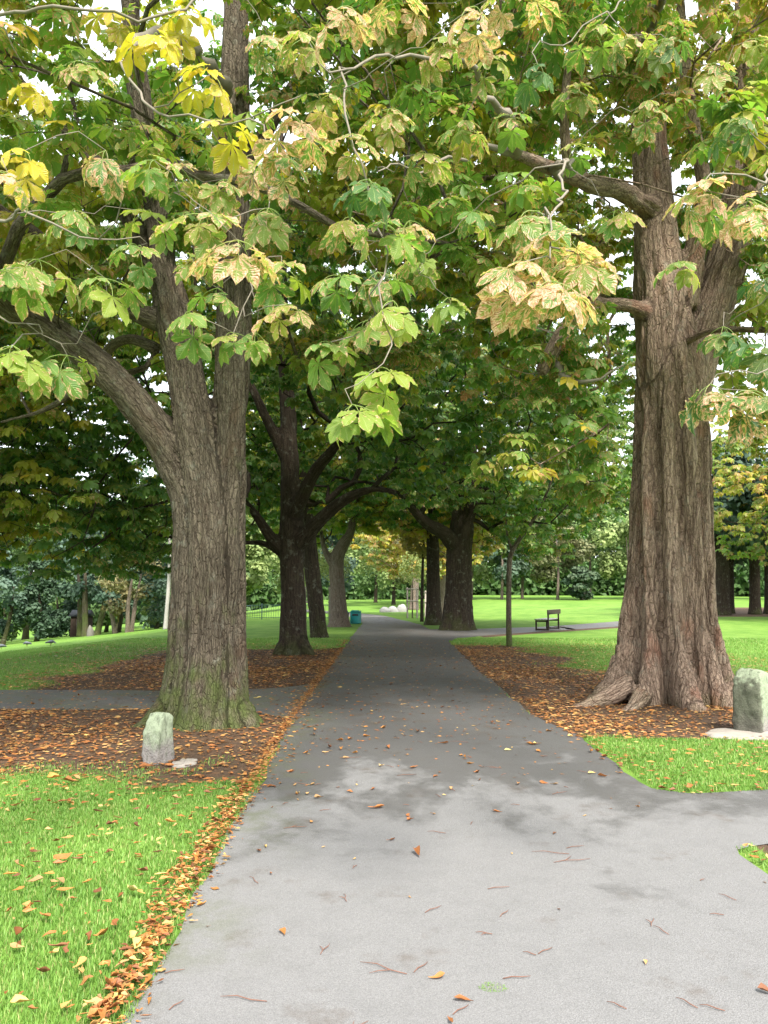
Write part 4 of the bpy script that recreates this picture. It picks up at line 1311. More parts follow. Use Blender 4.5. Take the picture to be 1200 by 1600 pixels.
# end of the avenue
for i, (x, y, H, r_, lw, m_, br) in enumerate([(-3.9, 58, 7.5, 2.6, 1.9, 'far_blue', .0), (-4.2, 76, 12, 4.4, 1.6, 'far_light', .05), (1.0, 82, 12, 4.6, 1.6, 'far_light', .15), (4.6, 72, 11, 4, 2.2, 'far_light', .1), (6.5, 86, 13, 5, 1.2, 'far_olive', 0.0), (2.6, 68, 8, 2.5, 2.3, 'far_olive', .2), (-1.0, 90, 13, 5, .3, 'far_green', 0.0)]):
    far_tree('avenue_end_tree', x, y, ['blue-green tree behind the teal bin', 'pale green tree closing the avenue, behind the white boulders', 'pale tree with tan patches closing the avenue above the white boulders', 'pale green tree behind the staked saplings', 'olive tree deep behind the staked saplings', 'small tree with brown trunk at the end of the path', 'dense green tree blocking the end of the avenue'][i], M[m_], H, r_, lw, 1, 4400, .34, br, group='trees closing the avenue', stem_r=.2 if i != 5 else .4, bark='bark_shaded' if i != 5 else 'bark_pale')

# tree belt beyond the eastern lawn
belt_desc = ['pale', 'blue-green', 'mid-green', 'pale olive', 'dark bushy', 'mid-green bushy', 'pale', 'dark', 'blue-green', 'olive', 'mid-green']
k = 0
for (x, y, H, r_, lw, m_) in [(9.5, 84, 10, 3.6, 1.2, 'far_light'), (12.5, 82, 10, 3.6, 1.4, 'far_blue'), (15.2, 85, 12, 4, 1.0, 'far_green'), (18.2, 81, 10, 3.8, 1.5, 'far_olive'), (20.6, 80, 3.4, 2.3, .05, 'far_yew'), (22.4, 84, 12, 4, .8, 'far_green'), (25.6, 81, 10, 3.8, 1.4, 'far_light'), (28.5, 80, 4.0, 2.6, .05, 'far_yew'), (30.5, 84, 12, 4, 1.2, 'far_blue'), (36, 82, 12, 4.6, .8, 'far_olive'), (43, 80, 12, 5, .8, 'far_green')]:
    far_tree('belt_tree', x, y, '%s tree in the belt beyond the sunlit lawn%s' % (belt_desc[k], ['', '', '', ' behind the bench', ', low and bushy', ', tall behind low shrubs', ', above low shrubs', ', low and round', ', beside a low round shrub', ', far along the belt', ', last of the belt'][k]), M[m_], H, r_, lw, 1, 4000, .38, .05, group='trees in the belt beyond the lawn', bark='bark_pale', stem_r=.15)
    k += 1
# grove east of the fluted chestnut, its shade painted into dark bark
for i, (x, y, r_) in enumerate([(20.7, 47.4, .46), (22.2, 49.5, .2), (23.2, 48.4, .34), (24.4, 49.0, .3), (27.4, 48, .4)]):
    far_tree('grove_tree', x, y, ['thickest dark trunk of the shady grove', 'thin leaning dark trunk in the shady grove', 'dark straight trunk in the middle of the shady grove', 'dark trunk at the open side of the shady grove', 'dark trunk standing farther along the shady grove'][i], M['far_blue'], 11, 3.6, 2.9, 1, 4000, .42, group='trees of the shady grove', stem_r=r_)

# far wood that reads as one mass
n = 62000
a = rng.uniform(-.75, .75, n)
dist = rng.uniform(112, 128, n)
hgt = 13 + 8 * fbm(np.stack([a * 9, a * 0, a * 0], -1), 3)
px_, py_ = dist * np.sin(a), dist * np.cos(a)
zz = terrain(px_, py_) + rng.uniform(0, 1, n) ** .8 * hgt
cl = fbm(np.stack([px_ * .35, py_ * .2, zz * .5], -1), 3)
V, T, U, C = kites(np.stack([px_, py_, zz], -1), unit(rng.normal(size=(n, 3)) + np.array([0, -.4, .5])), rng.uniform(.65, 1.3, n), np.stack([np.clip((cl - .6) * 2, 0, 1), np.zeros(n), np.clip(cl + rng.normal(0, .15, n), 0, 1)], -1))
n2 = 26000
a2 = rng.uniform(-.75, .75, n2)
d2 = rng.uniform(104, 112, n2)
x2, y2 = d2 * np.sin(a2), d2 * np.cos(a2)
z2 = terrain(x2, y2) + rng.uniform(0, 4.2, n2)
Vb = kites(np.stack([x2, y2, z2], -1), unit(rng.normal(size=(n2, 3)) + np.array([0, -.4, .5])), rng.uniform(.6, 1.15, n2), np.stack([np.zeros(n2), np.zeros(n2), rng.uniform(0, .5, n2)], -1))
V, T, U, C = gather([(V, T, U, C), Vb])
wood = part('distant_wood', V, T, None, M['far_green'], attrs={'tint': C}, smooth=False)
tag(wood, 'distant belt of mixed woodland closing the park', 'woodland', kind='stuff')

# ------------------------------------------------------------------ marker stones
def marker_stone(x, y, rot, label, prof, thick, mat='stone'):
    """upright hewn block: outline (u, z) extruded through its thickness, roughened"""
    t = empty('marker_stone', (x, y, 0))
    t.rotation_euler.z = rot
    tag(t, label, 'stone', 'marker stones')
    prof = np.array(prof)
    per = []
    m = len(prof)
    for i in range(m):
        a_, b_ = prof[i], prof[(i + 1) % m]
        k_ = max(1, int(np.linalg.norm(b_ - a_) / .022))
        per += [a_ + (b_ - a_) * q / k_ for q in range(k_)]
    per = np.array(per)
    n_ = len(per)
    cen = np.array([per[:, 0].mean(), per[:, 1].mean()])
    layers = []
    for w in np.linspace(-1, 1, 15):
        inset = 1 - .05 * abs(w) ** 6
        q = cen + (per - cen) * inset
        layers.append(np.stack([q[:, 0], np.full(n_, w * thick / 2), q[:, 1]], -1))
    for sgn, src in ((-1, layers[0]), (1, layers[-1])):       # close each face with shrinking rings
        for f in (.82, .62, .42, .22, .06):
            q = src.copy(); q[:, [0, 2]] = cen + (src[:, [0, 2]] - cen) * f
            if sgn < 0: layers.insert(0, q)
            else: layers.append(q)
    Vv = np.concatenate(layers)
    k_ = len(layers)
    i = np.arange(k_ - 1)[:, None] * n_; j = np.arange(n_)[None]
    Qd = np.stack([i + j, i + (j + 1) % n_, i + n_ + (j + 1) % n_, i + n_ + j], -1).reshape(-1, 4)
    Tt = np.concatenate([np.stack([np.full(n_ - 2, 0), np.arange(2, n_), np.arange(1, n_ - 1)], -1), np.stack([np.full(n_ - 2, 0), np.arange(1, n_ - 1), np.arange(2, n_)], -1) + (k_ - 1) * n_])
    nz = np.stack([fbm(Vv * 7 + 3 + x, 4), fbm(Vv * 7 + 30 + x, 4), fbm(Vv * 7 + 60, 4)], -1) - .5
    Vv = Vv + nz * .07 + (np.stack([fbm(Vv * 26 + q, 3) for q in (1, 9, 20)], -1) - .5) * .014
    b = add('stone_block', make_mesh('stone_block', Vv, Tt, Qd), M[mat], t)
    return t

def pad(x, y, rx, ry, label, parent_t=None, seed=0, hgt=.035):
    n_ = 44
    th = np.arange(n_) / n_ * 2 * np.pi
    rr = 1 + .35 * (fbm(np.stack([np.cos(th) * 1.6 + seed, np.sin(th) * 1.6, th * 0], -1), 3) - .5) * 2
    rings = []
    for f, z in ((1.04, -.03), (1.0, hgt * .5), (.94, hgt), (.5, hgt * 1.1), (.02, hgt * 1.12)):
        rings.append(np.stack([x + rx * rr * f * np.cos(th), y + ry * rr * f * np.sin(th), z + (noise3(np.stack([np.cos(th) * f * 4, np.sin(th) * f * 4, th * 0 + seed], -1)) - .5) * .02], -1))
    Vv = np.concatenate(rings)
    i = np.arange(4)[:, None] * n_; j = np.arange(n_)[None]
    Qd = np.stack([i + j, i + (j + 1) % n_, i + n_ + (j + 1) % n_, i + n_ + j], -1).reshape(-1, 4)
    o = part('mortar_slab', Vv - np.array([x, y, 0]), None, Qd, M['pad'])
    o.location = (x, y, 0)
    tag(o, label, 'slab', 'mortar slabs at the stones')
    return o

marker_stone(-2.14, 7.46, R(62), 'short pale green hewn stone standing before the mossy three-stemmed chestnut',
             [(-.11, -.08), (.10, -.08), (.11, .14), (.105, .33), (.095, .42), (.05, .46), (-.005, .465), (-.05, .41), (-.08, .31), (-.105, .13)], .19)
marker_stone(4.25, 9.0, R(40), 'tall arched marker stone, one face dark, beside the fluted chestnut',
             [(-.23, -.1), (.21, -.1), (.22, .2), (.21, .45), (.16, .60), (.08, .69), (-.02, .73), (-.10, .71), (-.18, .62), (-.215, .48), (-.23, .2)], .31, 'stone_dark_end')
pad(4.24, 8.82, .58, .30, 'pale broken mortar slab around the foot of the tall stone', seed=2)
pad(-1.87, 7.40, .10, .16, 'small pale mortar lump at the foot of the short stone', seed=5, hgt=.02)

# ------------------------------------------------------------------ bench
bx, by = 7.02, 33.25
bz = float(terrain(bx, by))
bench = tag(empty('park_bench', (bx, by, bz)), 'dark timber park bench with single-board back by the side path', 'bench')
ba = math.atan2(.9, .5)                         # its length runs away from the viewer
Mx = rotz(ba)
def bpt(u, v, z):                               # u along the bench, v towards the sitter's front
    return (Mx @ np.array([u, v, 0])) + np.array([bx, by, bz + z])
LN = 1.75
for i in range(4):
    m = MB(); m.box(bpt(0, -.17 + i * .14, .45), (LN, .126, .035), Mx, .006); m.build('seat_plank', M['seat_sheen_wood'], bench)
m = MB(); m.box(bpt(0, -.285, .76), (LN + .14, .035, .20), Mx, .006); m.build('backrest_board', M['wood_dark'], bench)
for u in (-.74, .74):
    m = MB(); m.box(bpt(u, -.255, .40), (.07, .06, .84), Mx, .006); m.build('back_post', M['wood_dark'], bench)
    m = MB(); m.box(bpt(u, .27, .20), (.07, .06, .44), Mx, .006); m.build('front_leg', M['wood_dark'], bench)
    m = MB(); m.box(bpt(u, .01, .385), (.055, .48, .07), Mx, .005); m.build('side_rail', M['wood_dark'], bench)
    m = MB(); m.box(bpt(u, .01, .04), (.055, .48, .06), Mx, .005); m.build('floor_rail', M['wood_dark'], bench)

# ------------------------------------------------------------------ bins, railings, stakes, boulders, shed, pigeons
x, y = -1.45, 39.2
t = tag(empty('litter_bin', (x, y, 0)), 'teal painted bin with domed lid beside the path', 'bin')
m = MB(); m.box((x, y, .30), (.50, .46, .56), None, .03); m.build('bin_body', M['teal'], t)
m = MB(); m.box((x, y, .60), (.54, .50, .06), None, .02); m.box((x, y, .655), (.42, .38, .06), None, .025); m.build('lid', M['teal'], t)
m = MB(); m.box((x, y - .236, .46), (.30, .012, .10), None, 0); m.build('slot', M['black'], t)
x, y = -2.0, 39.3
t = tag(empty('litter_bin', (x, y, 0)), 'dark round litter bin standing next to the teal bin', 'bin')
m = MB(); m.tube([(x, y, 0), (x, y, .05), (x, y, .48), (x, y, .50)], [.17, .2, .22, .2], 16); m.build('bin_body', M['black'], t, True)
m = MB(); m.tube([(x, y, .50), (x, y, .54), (x, y, .56)], [.235, .235, .16], 16); m.build('rim', M['rail'], t, True)

def railing(x0, y0, x1, y1, label, h=.9, sp=2.0, bar=.14, barmat='rail'):
    L = math.hypot(x1 - x0, y1 - y0)
    t = tag(empty('railing', (x0, y0, float(terrain(x0, y0)))), label, 'railing', 'park railings')
    a_ = math.atan2(y1 - y0, x1 - x0)
    Mz = rotz(a_)
    P = lambda d: (x0 + (x1 - x0) * d / L, y0 + (y1 - y0) * d / L)
    n_ = max(1, int(L / sp))
    for i in range(n_ + 1):
        p = P(L * i / n_); g = float(terrain(*p))
        m = MB(); m.box((p[0], p[1], g + h / 2), (.05, .05, h + .06), Mz, .006); m.build('post', M[barmat], t)
    for z in (.12, h - .06):
        m = MB()
        for i in range(n_):
            p, q = P(L * i / n_), P(L * (i + 1) / n_)
            m.tube([(p[0], p[1], float(terrain(*p)) + z), (q[0], q[1], float(terrain(*q)) + z)], [.016, .016], 4)
        m.build('rail', M[barmat], t)
    m = MB()
    for d in np.arange(bar, L, bar):
        p = P(d); g = float(terrain(*p))
        m.box((p[0], p[1], g + h / 2), (.014, .014, h - .1), Mz)
    m.build('bars', M[barmat], t, kind='stuff')
railing(-14, 46, -2.6, 45.0, 'thin dark green railing across the pale lawn')
railing(-2.55, 39.9, -1.2, 39.9, 'short teal railing behind the bins', .62, .65, .12, 'teal')

def staked_sapling(x, y, label, hgt=1.5, tree_h=4.2, mat='far_light'):
    t = tag(empty('staked_sapling', (x, y, float(terrain(x, y)))), label, 'sapling', 'staked saplings along the avenue')
    z0 = float(terrain(x, y))
    offs = [(-.3, -.3), (.3, -.3), (.3, .3), (-.3, .3)]
    for dx, dy in offs:
        m = MB(); m.box((x + dx, y + dy, z0 + hgt / 2 - .05), (.085, .085, hgt + .1), None, .01); m.build('stake', M['wood_pale'], t)
    for z in (hgt - .12, hgt * .55):
        m = MB(); m.box((x, y - .355, z0 + z), (.76, .025, .08)); m.build('rail', M['wood_pale'], t)
        m = MB(); m.box((x, y + .355, z0 + z), (.76, .025, .08)); m.build('rail', M['wood_pale'], t)
    S = smooth_line([(x, y, z0 - .05, .045), (x + .02, y, z0 + 1.5, .038), (x, y + .03, z0 + tree_h - .6, .015)], .3)
    v, qd, tr, f = tube(S[:, :3], S[:, 3], 7)
    part('trunk', v, tr, qd, M['bark_pale'], t, attrs={'fib': f})
    n_ = 700
    d = unit(rng.normal(size=(n_, 3))) * rng.uniform(.3, 1, (n_, 1)) ** .5 * np.array([.9, .9, 1.1]) + np.array([x, y, z0 + tree_h - 1.1])
    V, T, U, C = kites(d, unit(rng.normal(size=(n_, 3)) + np.array([0, 0, .6])), rng.uniform(.1, .2, n_), np.stack([np.zeros(n_), rng.uniform(0, .2, n_), rng.uniform(.2, 1, n_)], -1))
    part('crown', V, T, None, M[mat], t, attrs={'tint': C}, smooth=False)['kind'] = 'stuff'
    return t
staked_sapling(1.75, 48.0, 'young tree inside four pale stakes, nearest to the path end', 1.9)
staked_sapling(3.0, 50.5, 'young tree inside four pale stakes beside the golden chestnut', 1.7)
staked_sapling(-4.05, 42.5, 'young tree inside four pale stakes behind the leaning dark tree', 1.9)
staked_sapling(-2.75, 43.5, 'young tree inside four pale stakes behind the pale forked tree', 1.9)
# slim tree by the golden chestnut
x, y = 2.05, 42.0
t = tag(empty('slim_tree', (x, y, 0)), 'slim straight young tree beside the golden chestnut', 'tree')
S = smooth_line([(x, y, -.05, .11), (x + .02, y, 1.5, .09), (x + .08, y, 3.4, .07), (x + .2, y, 5.2, .03)], .3)
v, qd, tr, f = tube(S[:, :3], S[:, 3], 9)
part('trunk', v, tr, qd, M['bark_shaded'], t, attrs={'fib': f})
n_ = 1200
d = unit(rng.normal(size=(n_, 3))) * rng.uniform(.3, 1, (n_, 1)) ** .5 * np.array([1.3, 1.2, 1.2]) + np.array([x + .1, y, 4.6])
V, T, U, C = kites(d, unit(rng.normal(size=(n_, 3)) + np.array([0, 0, .6])), rng.uniform(.14, .26, n_), np.stack([rng.uniform(0, .5, n_), rng.uniform(0, .5, n_), rng.uniform(.2, 1, n_)], -1))
part('crown', V, T, None, M['far_olive'], t, attrs={'tint': C}, smooth=False)['kind'] = 'stuff'

def rock(name, x, y, rx, ry, h, label, mat, seed, group=None):
    nu, nv_ = 20, 12
    u = np.arange(nu) / nu * 2 * np.pi
    w = np.linspace(-.25, 1, nv_) * np.pi / 2
    d = np.stack([np.cos(w)[:, None] * np.cos(u)[None], np.cos(w)[:, None] * np.sin(u)[None], np.repeat(np.sin(w)[:, None], nu, 1)], -1)
    r_ = .8 + .5 * (fbm(d * 1.6 + seed * 7.1, 3))
    Vv = (d * r_[..., None] * np.array([rx, ry, h])).reshape(-1, 3)
    i = np.arange(nv_ - 1)[:, None] * nu; j = np.arange(nu)[None]
    Qd = np.stack([i + j, i + (j + 1) % nu, i + nu + (j + 1) % nu, i + nu + j], -1).reshape(-1, 4)
    o = part(name, Vv, None, Qd, mat)
    o.location = (x, y, float(terrain(x, y)) + .02)
    return tag(o, label, 'boulder' if name == 'boulder' else 'stone', group)
rock('boulder', .05, 61.5, .40, .4, .36, 'low white boulder at the end of the row on the path bend', M['white_rock'], 1, 'white boulders')
rock('boulder', .72, 62, .42, .4, .46, 'middle white boulder of the row on the path bend', M['white_rock'], 2, 'white boulders')
rock('boulder', 1.42, 62.5, .42, .4, .54, 'tallest white boulder of the row on the path bend', M['white_rock'], 3, 'white boulders')
rock('low_stone', -15.2, 40.2, .17, .15, .5, 'small weathered upright stone before the thorn tree', M['old_stone'], 4)

x, y = -17.0, 43.6
z0 = float(terrain(x, y))
t = tag(empty('garden_shed', (x, y, z0)), 'small dark timber shed half hidden between the shrubs', 'shed')
m = MB(); m.box((x, y, z0 + .55), (.9, .9, 1.2), None, .01); m.build('wall', M['shed'], t)
m = MB()
m.put([(x - .55, y - .55, z0 + 1.1), (x + .55, y - .55, z0 + 1.1), (x + .55, y, z0 + 1.45), (x - .55, y, z0 + 1.45), (x + .55, y + .55, z0 + 1.1), (x - .55, y + .55, z0 + 1.1)], [[0, 1, 2, 3], [3, 2, 4, 5], [0, 5, 4, 1]], [[1, 4, 2], [0, 3, 5]])
m.build('roof', M['black'], t)
m = MB(); m.box((x + .1, y - .465, z0 + .5), (.4, .03, .9)); m.build('door', M['wood_dark'], t)

def pigeon(x, y, rot, label, peck):
    z0 = float(terrain(x, y))
    t = tag(empty('pigeon', (x, y, z0)), label, 'bird', 'pigeons on the lawn')
    t.rotation_euler.z = rot
    hd = (.145, 0, .10) if peck else (.13, 0, .245)
    pts = [(-.20, 0, .10), (-.13, 0, .115), (-.06, 0, .135), (.02, 0, .14), (.08, 0, .15), (.11, 0, (.14 if peck else .19)), hd, (hd[0] + .035, 0, hd[2] - .004), (hd[0] + .062, 0, hd[2] - .012)]
    V, Qd, T, f = tube(np.array(pts), [.018, .026, .055, .068, .055, .032, .03, .014, .004], 12)
    add('body', make_mesh('body', V, T, Qd), M['feather'], t)
    for sgn in (-1, 1):
        V, Qd, T, f = tube(np.array([(-.19, .03 * sgn, .125), (-.10, .055 * sgn, .145), (0, .062 * sgn, .15), (.07, .045 * sgn, .15)]), [.008, .022, .03, .012], 8)
        add('wing', make_mesh('wing', V, T, Qd), M['rail'] if False else M['feather'], t)
        V, Qd, T, f = tube(np.array([(.01, .025 * sgn, .09), (0, .025 * sgn, .03), (.0, .025 * sgn, -.005)]), [.012, .006, .006], 6)
        add('leg', make_mesh('leg', V, T, Qd), M['dead_twig'], t)
pigeon(-15.5, 31.5, R(200), 'grey pigeon walking on the lawn farthest from the bare earth', False)
pigeon(-14.6, 31.8, R(170), 'grey pigeon pecking on the lawn beside another pigeon', True)
pigeon(-12.6, 29.4, R(10), 'dark pigeon with lowered head near the bare earth', True)
# ------------------------------------------------------------------ fallen leaves
def dead_template(seed, n=5, curl=.5):
    """one dry curled leaflet, length 1"""
    r = np.random.default_rng(seed)
    ts = np.linspace(0, 1, n)
    V = []
    for t in ts:
        w = leaflet_width(t * .97 + .015) * 1.05
        z = curl * .55 * (t - .5) ** 2 + .02
        bend = .12 * math.sin(t * 3 + seed)
        for v in (-1, 0, 1):
            V.append((v * w * (1 - curl * .35) + bend, t - .5, z + abs(v) * w * curl * r.uniform(.5, 1.5) + (.015 * r.normal())))
    F = []
    for i in range(n - 1):
        for k_ in range(2):
            A = i * 3 + k_
            F += [(A, A + 1, A + 4), (A, A + 4, A + 3)]
    return np.array(V), np.array(F), np.zeros((len(V), 3))
DEAD = [dead_template(i, 4 if i < 4 else 6, c) for i, c in enumerate([.3, .6, .9, .45, .4, .7, 1.0, .55])]
FLAT = []
for q, c_ in ((1, .5), (2, .9), (3, .3), (5, .7)):          # simpler shape for leaves too far off to show their curl
    FLAT.append((np.array([[0, -.5, .06 * c_], [.21, .12, .12 * c_], [0, .5, .10 * c_], [-.2, .05, .16 * c_]]), np.array([[0, 1, 2], [0, 2, 3]]), np.zeros((4, 3))))
PAL = np.array([(.42, .18, .05), (.48, .24, .08), (.30, .115, .04), (.50, .30, .13), (.40, .155, .05), (.19, .08, .04), (.58, .38, .13), (.47, .21, .055), (.36, .14, .045)])

def flat_frames(n, tilt=.25):
    az = rng.uniform(0, 2 * np.pi, n)
    up = unit(np.stack([rng.normal(0, tilt, n), rng.normal(0, tilt, n), np.ones(n)], -1))
    return leaf_frames(np.stack([np.cos(az), np.sin(az), np.zeros(n)], -1), up)

def in_view(x, y, margin=.6):
    return (y > 2.3) & (np.abs(x) < .52 * y + margin)

def litter_density(x, y):
    e = earth_mask(x, y)
    pth = in_paths(x, y)
    ne = np.abs(x - xl(y))
    ridge = np.exp(-((x - xl(y) + .10) / .11) ** 2) * (y < 26) * (.4 + .6 * fbm(xy3(x, y, 1.7, 5), 2))
    ridge2 = np.exp(-((x - xr(y) - .08) / .14) ** 2) * (y > 6.9) * (y < 24) * .35
    edge3 = np.exp(-((y - branch_right(x)[1] - .06) / .10) ** 2) * (x > 2.2) * (x < 6) * (y < 8) * .5
    patch = fbm(xy3(x, y, .8, 21), 3)
    d = .11 + .12 * np.clip(patch - .45, 0, 1) + e * np.clip(2.6 * (patch - .26), .3, 1.9)
    d = np.where(pth, .006 + .075 * sstep(5.5, 10, y) + .12 * np.exp(-((x - xl(y)) / .35) ** 2) * (y > 6), d)
    d = np.where((x > 2) & (y > 24) & (x < 4), d * .4, d)
    d = np.where(pth & (x < -1.3), .13, d)
    # leaves thin out on the open lawns
    d = np.where(~pth & (e < .25), d * np.where(y > 24, .15, 1), d)
    near_earth = sstep(5.2, 7.2, y) * (x < -1) * (y < 10) * .10 * (~pth)
    d = d + near_earth
    return np.clip(np.maximum(d, np.maximum(np.maximum(ridge * .8, ridge2), edge3)), 0, 2)

def candidates(n, x0, x1, y0, y1, power=1.0):
    x = rng.uniform(x0, x1, n)
    y = y0 + (y1 - y0) * rng.uniform(0, 1, n) ** power
    return x, y
N = 620000
x, y = candidates(N, -9, 9, 2.4, 26, 1.0)
keep = (rng.uniform(size=N) < litter_density(x, y) * .34) & in_view(x, y, 1.2)
x, y = x[keep], y[keep]
# a leaf ridge blown against the western edge of the path
yr = 2.4 + 20 * rng.uniform(0, 1, 5400) ** 1.05
xr_ = xl(yr) + rng.normal(-.03, .038, len(yr)) * (.45 + 1.5 * fbm(xy3(yr, yr * 0, 1.1, 4), 3))
x, y = np.concatenate([x, xr_]), np.concatenate([y, yr])
ridge_h = np.concatenate([np.zeros(keep.sum()), rng.uniform(0, .018, len(yr))])
n = len(x)
pth = in_paths(x, y)
e = earth_mask(x, y)
z = terrain(x, y) + np.where(pth, .012, np.where(e > .4, .012, .035)) + ridge_h
size = rng.uniform(.03, .085, n) * np.where(pth, .85, 1) * np.where(ridge_h > 0, .70, 1) * (1 + .5 * (rng.uniform(size=n) < .08))
tint = PAL[rng.integers(0, len(PAL), n)] * rng.uniform(.6, 1.45, (n, 1))
# the largest in view, counted one by one
dist = np.hypot(x, y)
score = size / dist
score[(z > .04) & (ridge_h > 0)] *= .7
onridge = (ridge_h > 0) | (np.abs(x - xl(y)) < .2)
single = np.zeros(n, bool)
for m, cnt_ in ((onridge, 70), (pth & ~onridge, 110), (~pth & ~onridge & (x < 0), 85), (~pth & ~onridge & (x > 0), 30)):
    idx = np.nonzero(m)[0]
    single[idx[np.argsort(-score[idx])][:cnt_]] = True
Rm = flat_frames(n)
parts = []
which = rng.integers(0, 4, n)
for w in range(4):
    for tm, rng_ in ((DEAD[w], dist < 6.5), (FLAT[w], dist >= 6.5)):
        m = (which == w) & ~single & rng_
        if m.any(): parts.append(place_leaves(tm, np.stack([x, y, z], -1)[m], Rm[m], size[m], tint[m]))
V, T, U, C = gather(parts)
lit = part('leaf_litter', V, T, None, M['litter'], attrs={'tint': C}, smooth=False)
tag(lit, 'carpet of small orange-brown dead leaves under the trees', 'leaf litter', kind='stuff')
DM = []
for q in range(4, 8):
    me = make_mesh('fallen_leaf', DEAD[q][0], DEAD[q][1])
    me.materials.append(M['litter1'])
    DM.append(me)
for i in np.nonzero(single)[0]:
    o = add('fallen_leaf', DM[random.randrange(4)], None)
    o.location = (x[i], y[i], z[i] + .002)
    fr = Rm[i]
    o.rotation_euler = Matrix([list(r_) for r_ in fr]).to_euler()
    s_ = size[i] * 1.15
    o.scale = (s_, s_, s_)
    c_ = tint[i] * 1.1
    o.color = (*[float(min(.7, k_)) for k_ in c_], 1)
    lum = float(c_.sum())
    warm = float(c_[1] / c_[0])
    shade = 'dark brown' if lum < .38 else 'golden yellow' if warm > .62 and lum > .75 else 'pale tan' if lum > .85 else 'reddish brown' if warm < .40 else 'orange-brown'
    big = 'large' if size[i] > .075 else 'small' if size[i] < .055 else 'curled'
    if onridge[i]:
        where, grp = 'leaf heaped along the path edge', 'leaves in the ridge along the path edge'
    elif pth[i]:
        where = 'leaf lying on damp dark tarmac' if y[i] > 7.5 else 'leaf lying on pale dry tarmac'
        grp = 'fallen leaves on the tarmac'
    elif x[i] > 0:
        where, grp = 'leaf on the ground before the tall stone', 'fallen leaves before the tall stone'
    elif y[i] > 6.6:
        where, grp = 'leaf on the ground around the short stone', 'fallen leaves around the short stone'
    else:
        where, grp = 'leaf lying in the bright grass', 'fallen leaves in the grass'
    tag(o, '%s %s %s' % (big, shade, where), 'leaf', grp)

# twigs and stalks on the tarmac
TW = [(.62, 4.33, .2, .16, 0), (-.26, 3.62, 1.2, .14, 1), (.0, 3.45, 2.6, .28, 1), (.16, 3.45, .9, .14, 0), (-.55, 3.2, 2.9, .24, 0), (-.8, 3.15, 1.0, .1, 0), (.55, 3.36, .1, .15, 0), (.72, 3.6, .6, .12, 0), (1.3, 3.9, 1.1, .13, 1), (1.02, 4.9, 2.9, .28, 0), (1.12, 4.75, .2, .3, 1), (1.2, 5.0, .3, .16, 0), (-.1, 3.0, .6, .14, 1), (-.5, 2.98, 1.9, .1, 0), (.6, 4.0, .9, .12, 0), (-.72, 4.45, 2.1, .15, 0), (-.6, 5.4, .2, .2, 1), (-.2, 4.2, 1.7, .13, 1), (.35, 5.3, 2.8, .16, 0), (.9, 3.15, 2.4, .1, 0), (1.4, 6.3, .5, .2, 1), (-.7, 6.6, 2.8, .18, 0), (.2, 6.9, .2, .22, 0), (1.0, 7.2, 2.6, .2, 1), (-.3, 7.6, .3, .22, 0), (.8, 8.4, 2.9, .25, 0), (1.9, 3.85, 1.0, .16, 1), (.25, 4.05, .7, .15, 0)]
TW2 = [(random.uniform(-.9, 2.0), random.uniform(3.0, 8.5), random.uniform(0, 3.14), random.uniform(.05, .13), random.random() < .3) for _ in range(32)]
for (tx, ty, a_, L_, fork) in TW + TW2:
    L_ *= .8
    P = [(-L_ / 2, 0, .004), (-L_ / 6, L_ * .05, .007), (L_ / 6, -L_ * .02, .008), (L_ / 2, L_ * .06, .005)]
    V, Qd, T, f = tube(np.array(P), [.0016, .0021, .0018, .0009], 6)
    Vs, Qs, Ts = [V], [Qd], [T]
    if fork:
        V2, Q2, T2, f = tube(np.array([P[1], (.0, L_ * .2, .008), (L_ * .12, L_ * .34, .005)]), [.002, .0016, .0008], 6)
        Vs.append(V2); Qs.append(Q2 + len(V)); Ts.append(T2 + len(V))
    o = add('twig', make_mesh('twig', np.concatenate(Vs), np.concatenate(Ts), np.concatenate(Qs)), M['dead_twig'])
    o.location = (tx, ty, .009)
    o.rotation_euler.z = a_
    where = 'on pale dry tarmac' if ty < 5.2 else 'on damp dark tarmac'
    long_ = 'tiny' if L_ < .08 else 'long' if L_ > .15 else 'short'
    tag(o, '%s %s reddish twig lying %s' % (long_, 'forked' if fork else 'straight', where), 'twig', 'twigs on the path')

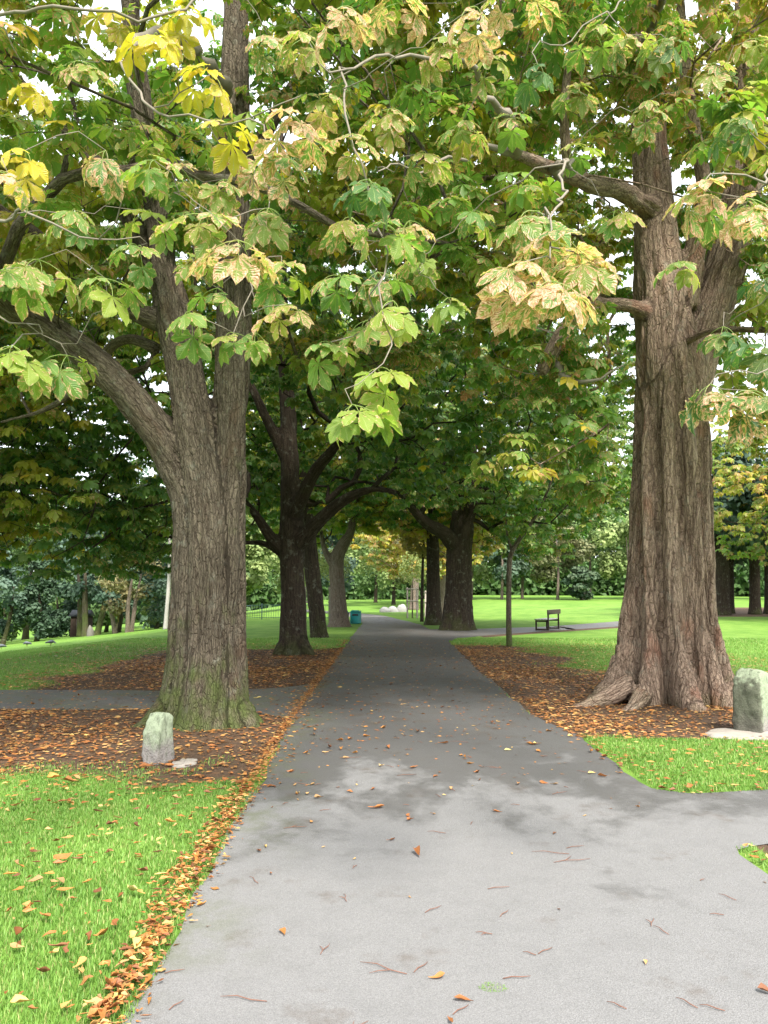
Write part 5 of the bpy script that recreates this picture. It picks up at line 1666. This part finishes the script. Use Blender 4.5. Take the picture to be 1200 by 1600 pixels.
# ------------------------------------------------------------------ grass
def blades(x, y, h, w, name, label, simple=False):
    n = len(x)
    az = rng.uniform(0, 2 * np.pi, n)
    lean = rng.uniform(.1, .75, n) * h
    dx, dy = np.cos(az), np.sin(az)
    z = terrain(x, y)
    b = np.stack([x, y, z - .004], -1)
    px_, py_ = -dy * w / 2, dx * w / 2
    side = np.stack([px_, py_, np.zeros(n)], -1)
    mid = b + np.stack([dx * lean * .35, dy * lean * .35, h * .6], -1)
    tip = b + np.stack([dx * lean, dy * lean, h], -1)
    if simple:
        V, F = np.stack([b - side, b + side, tip], 1), np.array([[0, 1, 2]])
    else:
        V, F = np.stack([b - side, b + side, mid - side * .8, mid + side * .8, tip], 1), np.array([[0, 1, 3], [0, 3, 2], [2, 3, 4]])
    k_ = V.shape[1]
    V = V.reshape(-1, 3)
    T = (F[None] + (np.arange(n) * k_)[:, None, None]).reshape(-1, 3)
    t0 = np.clip(fbm(xy3(x, y, 1.2, 8), 3) * .9 + rng.normal(0, .2, n), 0, 1)
    t1 = np.clip((rng.uniform(size=n) < .13) * rng.uniform(.3, 1, n), 0, 1)
    o = part(name, V, T, None, M['blade'], attrs={'tint': np.repeat(np.stack([t0, t1, t0 * 0], -1), k_, 0)}, smooth=False)
    return tag(o, label, 'grass', kind='stuff')

def grass_field(n, x0, x1, y0, y1, power):
    x, y = candidates(n, x0, x1, y0, y1, power)
    e = earth_mask(x, y)
    tuft = fbm(xy3(x, y, 5.0, 2), 3)
    tuft2 = fbm(xy3(x, y, 1.1, 12), 3)
    k_ = (~in_paths(x, y, -.035)) & in_view(x, y, .8) & (rng.uniform(size=n) < np.clip(1.15 - e * 1.35 + (tuft - .5) * .7 * (e > .05), .0, 1)) & ~((e > .5) & (tuft2 < .56))
    return x[k_], y[k_]
x, y = grass_field(480000, -6.5, -.9, 2.3, 11, 1.9)
blades(x, y, rng.uniform(.014, .042, len(x)) * (1 - .25 * sstep(5, 8, y)), .0032 + .0006 * y * .6, 'lawn_grass', 'short bright green grass beside the path')
x, y = grass_field(130000, 2.2, 7.5, 4.4, 10.5, 1.0)
blades(x, y, rng.uniform(.016, .042, len(x)), .0038 + .0004 * y, 'lawn_grass', 'short bright green grass wedge before the tall stone')
x, y = grass_field(230000, -13, 13, 10, 27, 1.0)
blades(x, y, rng.uniform(.025, .06, len(x)), .003 + .0007 * y, 'lawn_grass', 'thin shaded grass growing around the trees', True)
# moss tuft in a crack of the tarmac
a_ = rng.uniform(0, 6.28, 500); r_ = rng.uniform(0, 1, 500) ** .5
x, y = .44 + .06 * r_ * np.cos(a_), 3.29 + .04 * r_ * np.sin(a_)
o = blades(x, y, rng.uniform(.010, .02, 500), np.full(500, .004), 'moss_tuft', 'small moss tuft growing from the tarmac')
print('STAT', STAT, 'tris', sum(len(o.data.loops) - 2 * len(o.data.polygons) for o in bpy.data.objects if o.type == 'MESH'))
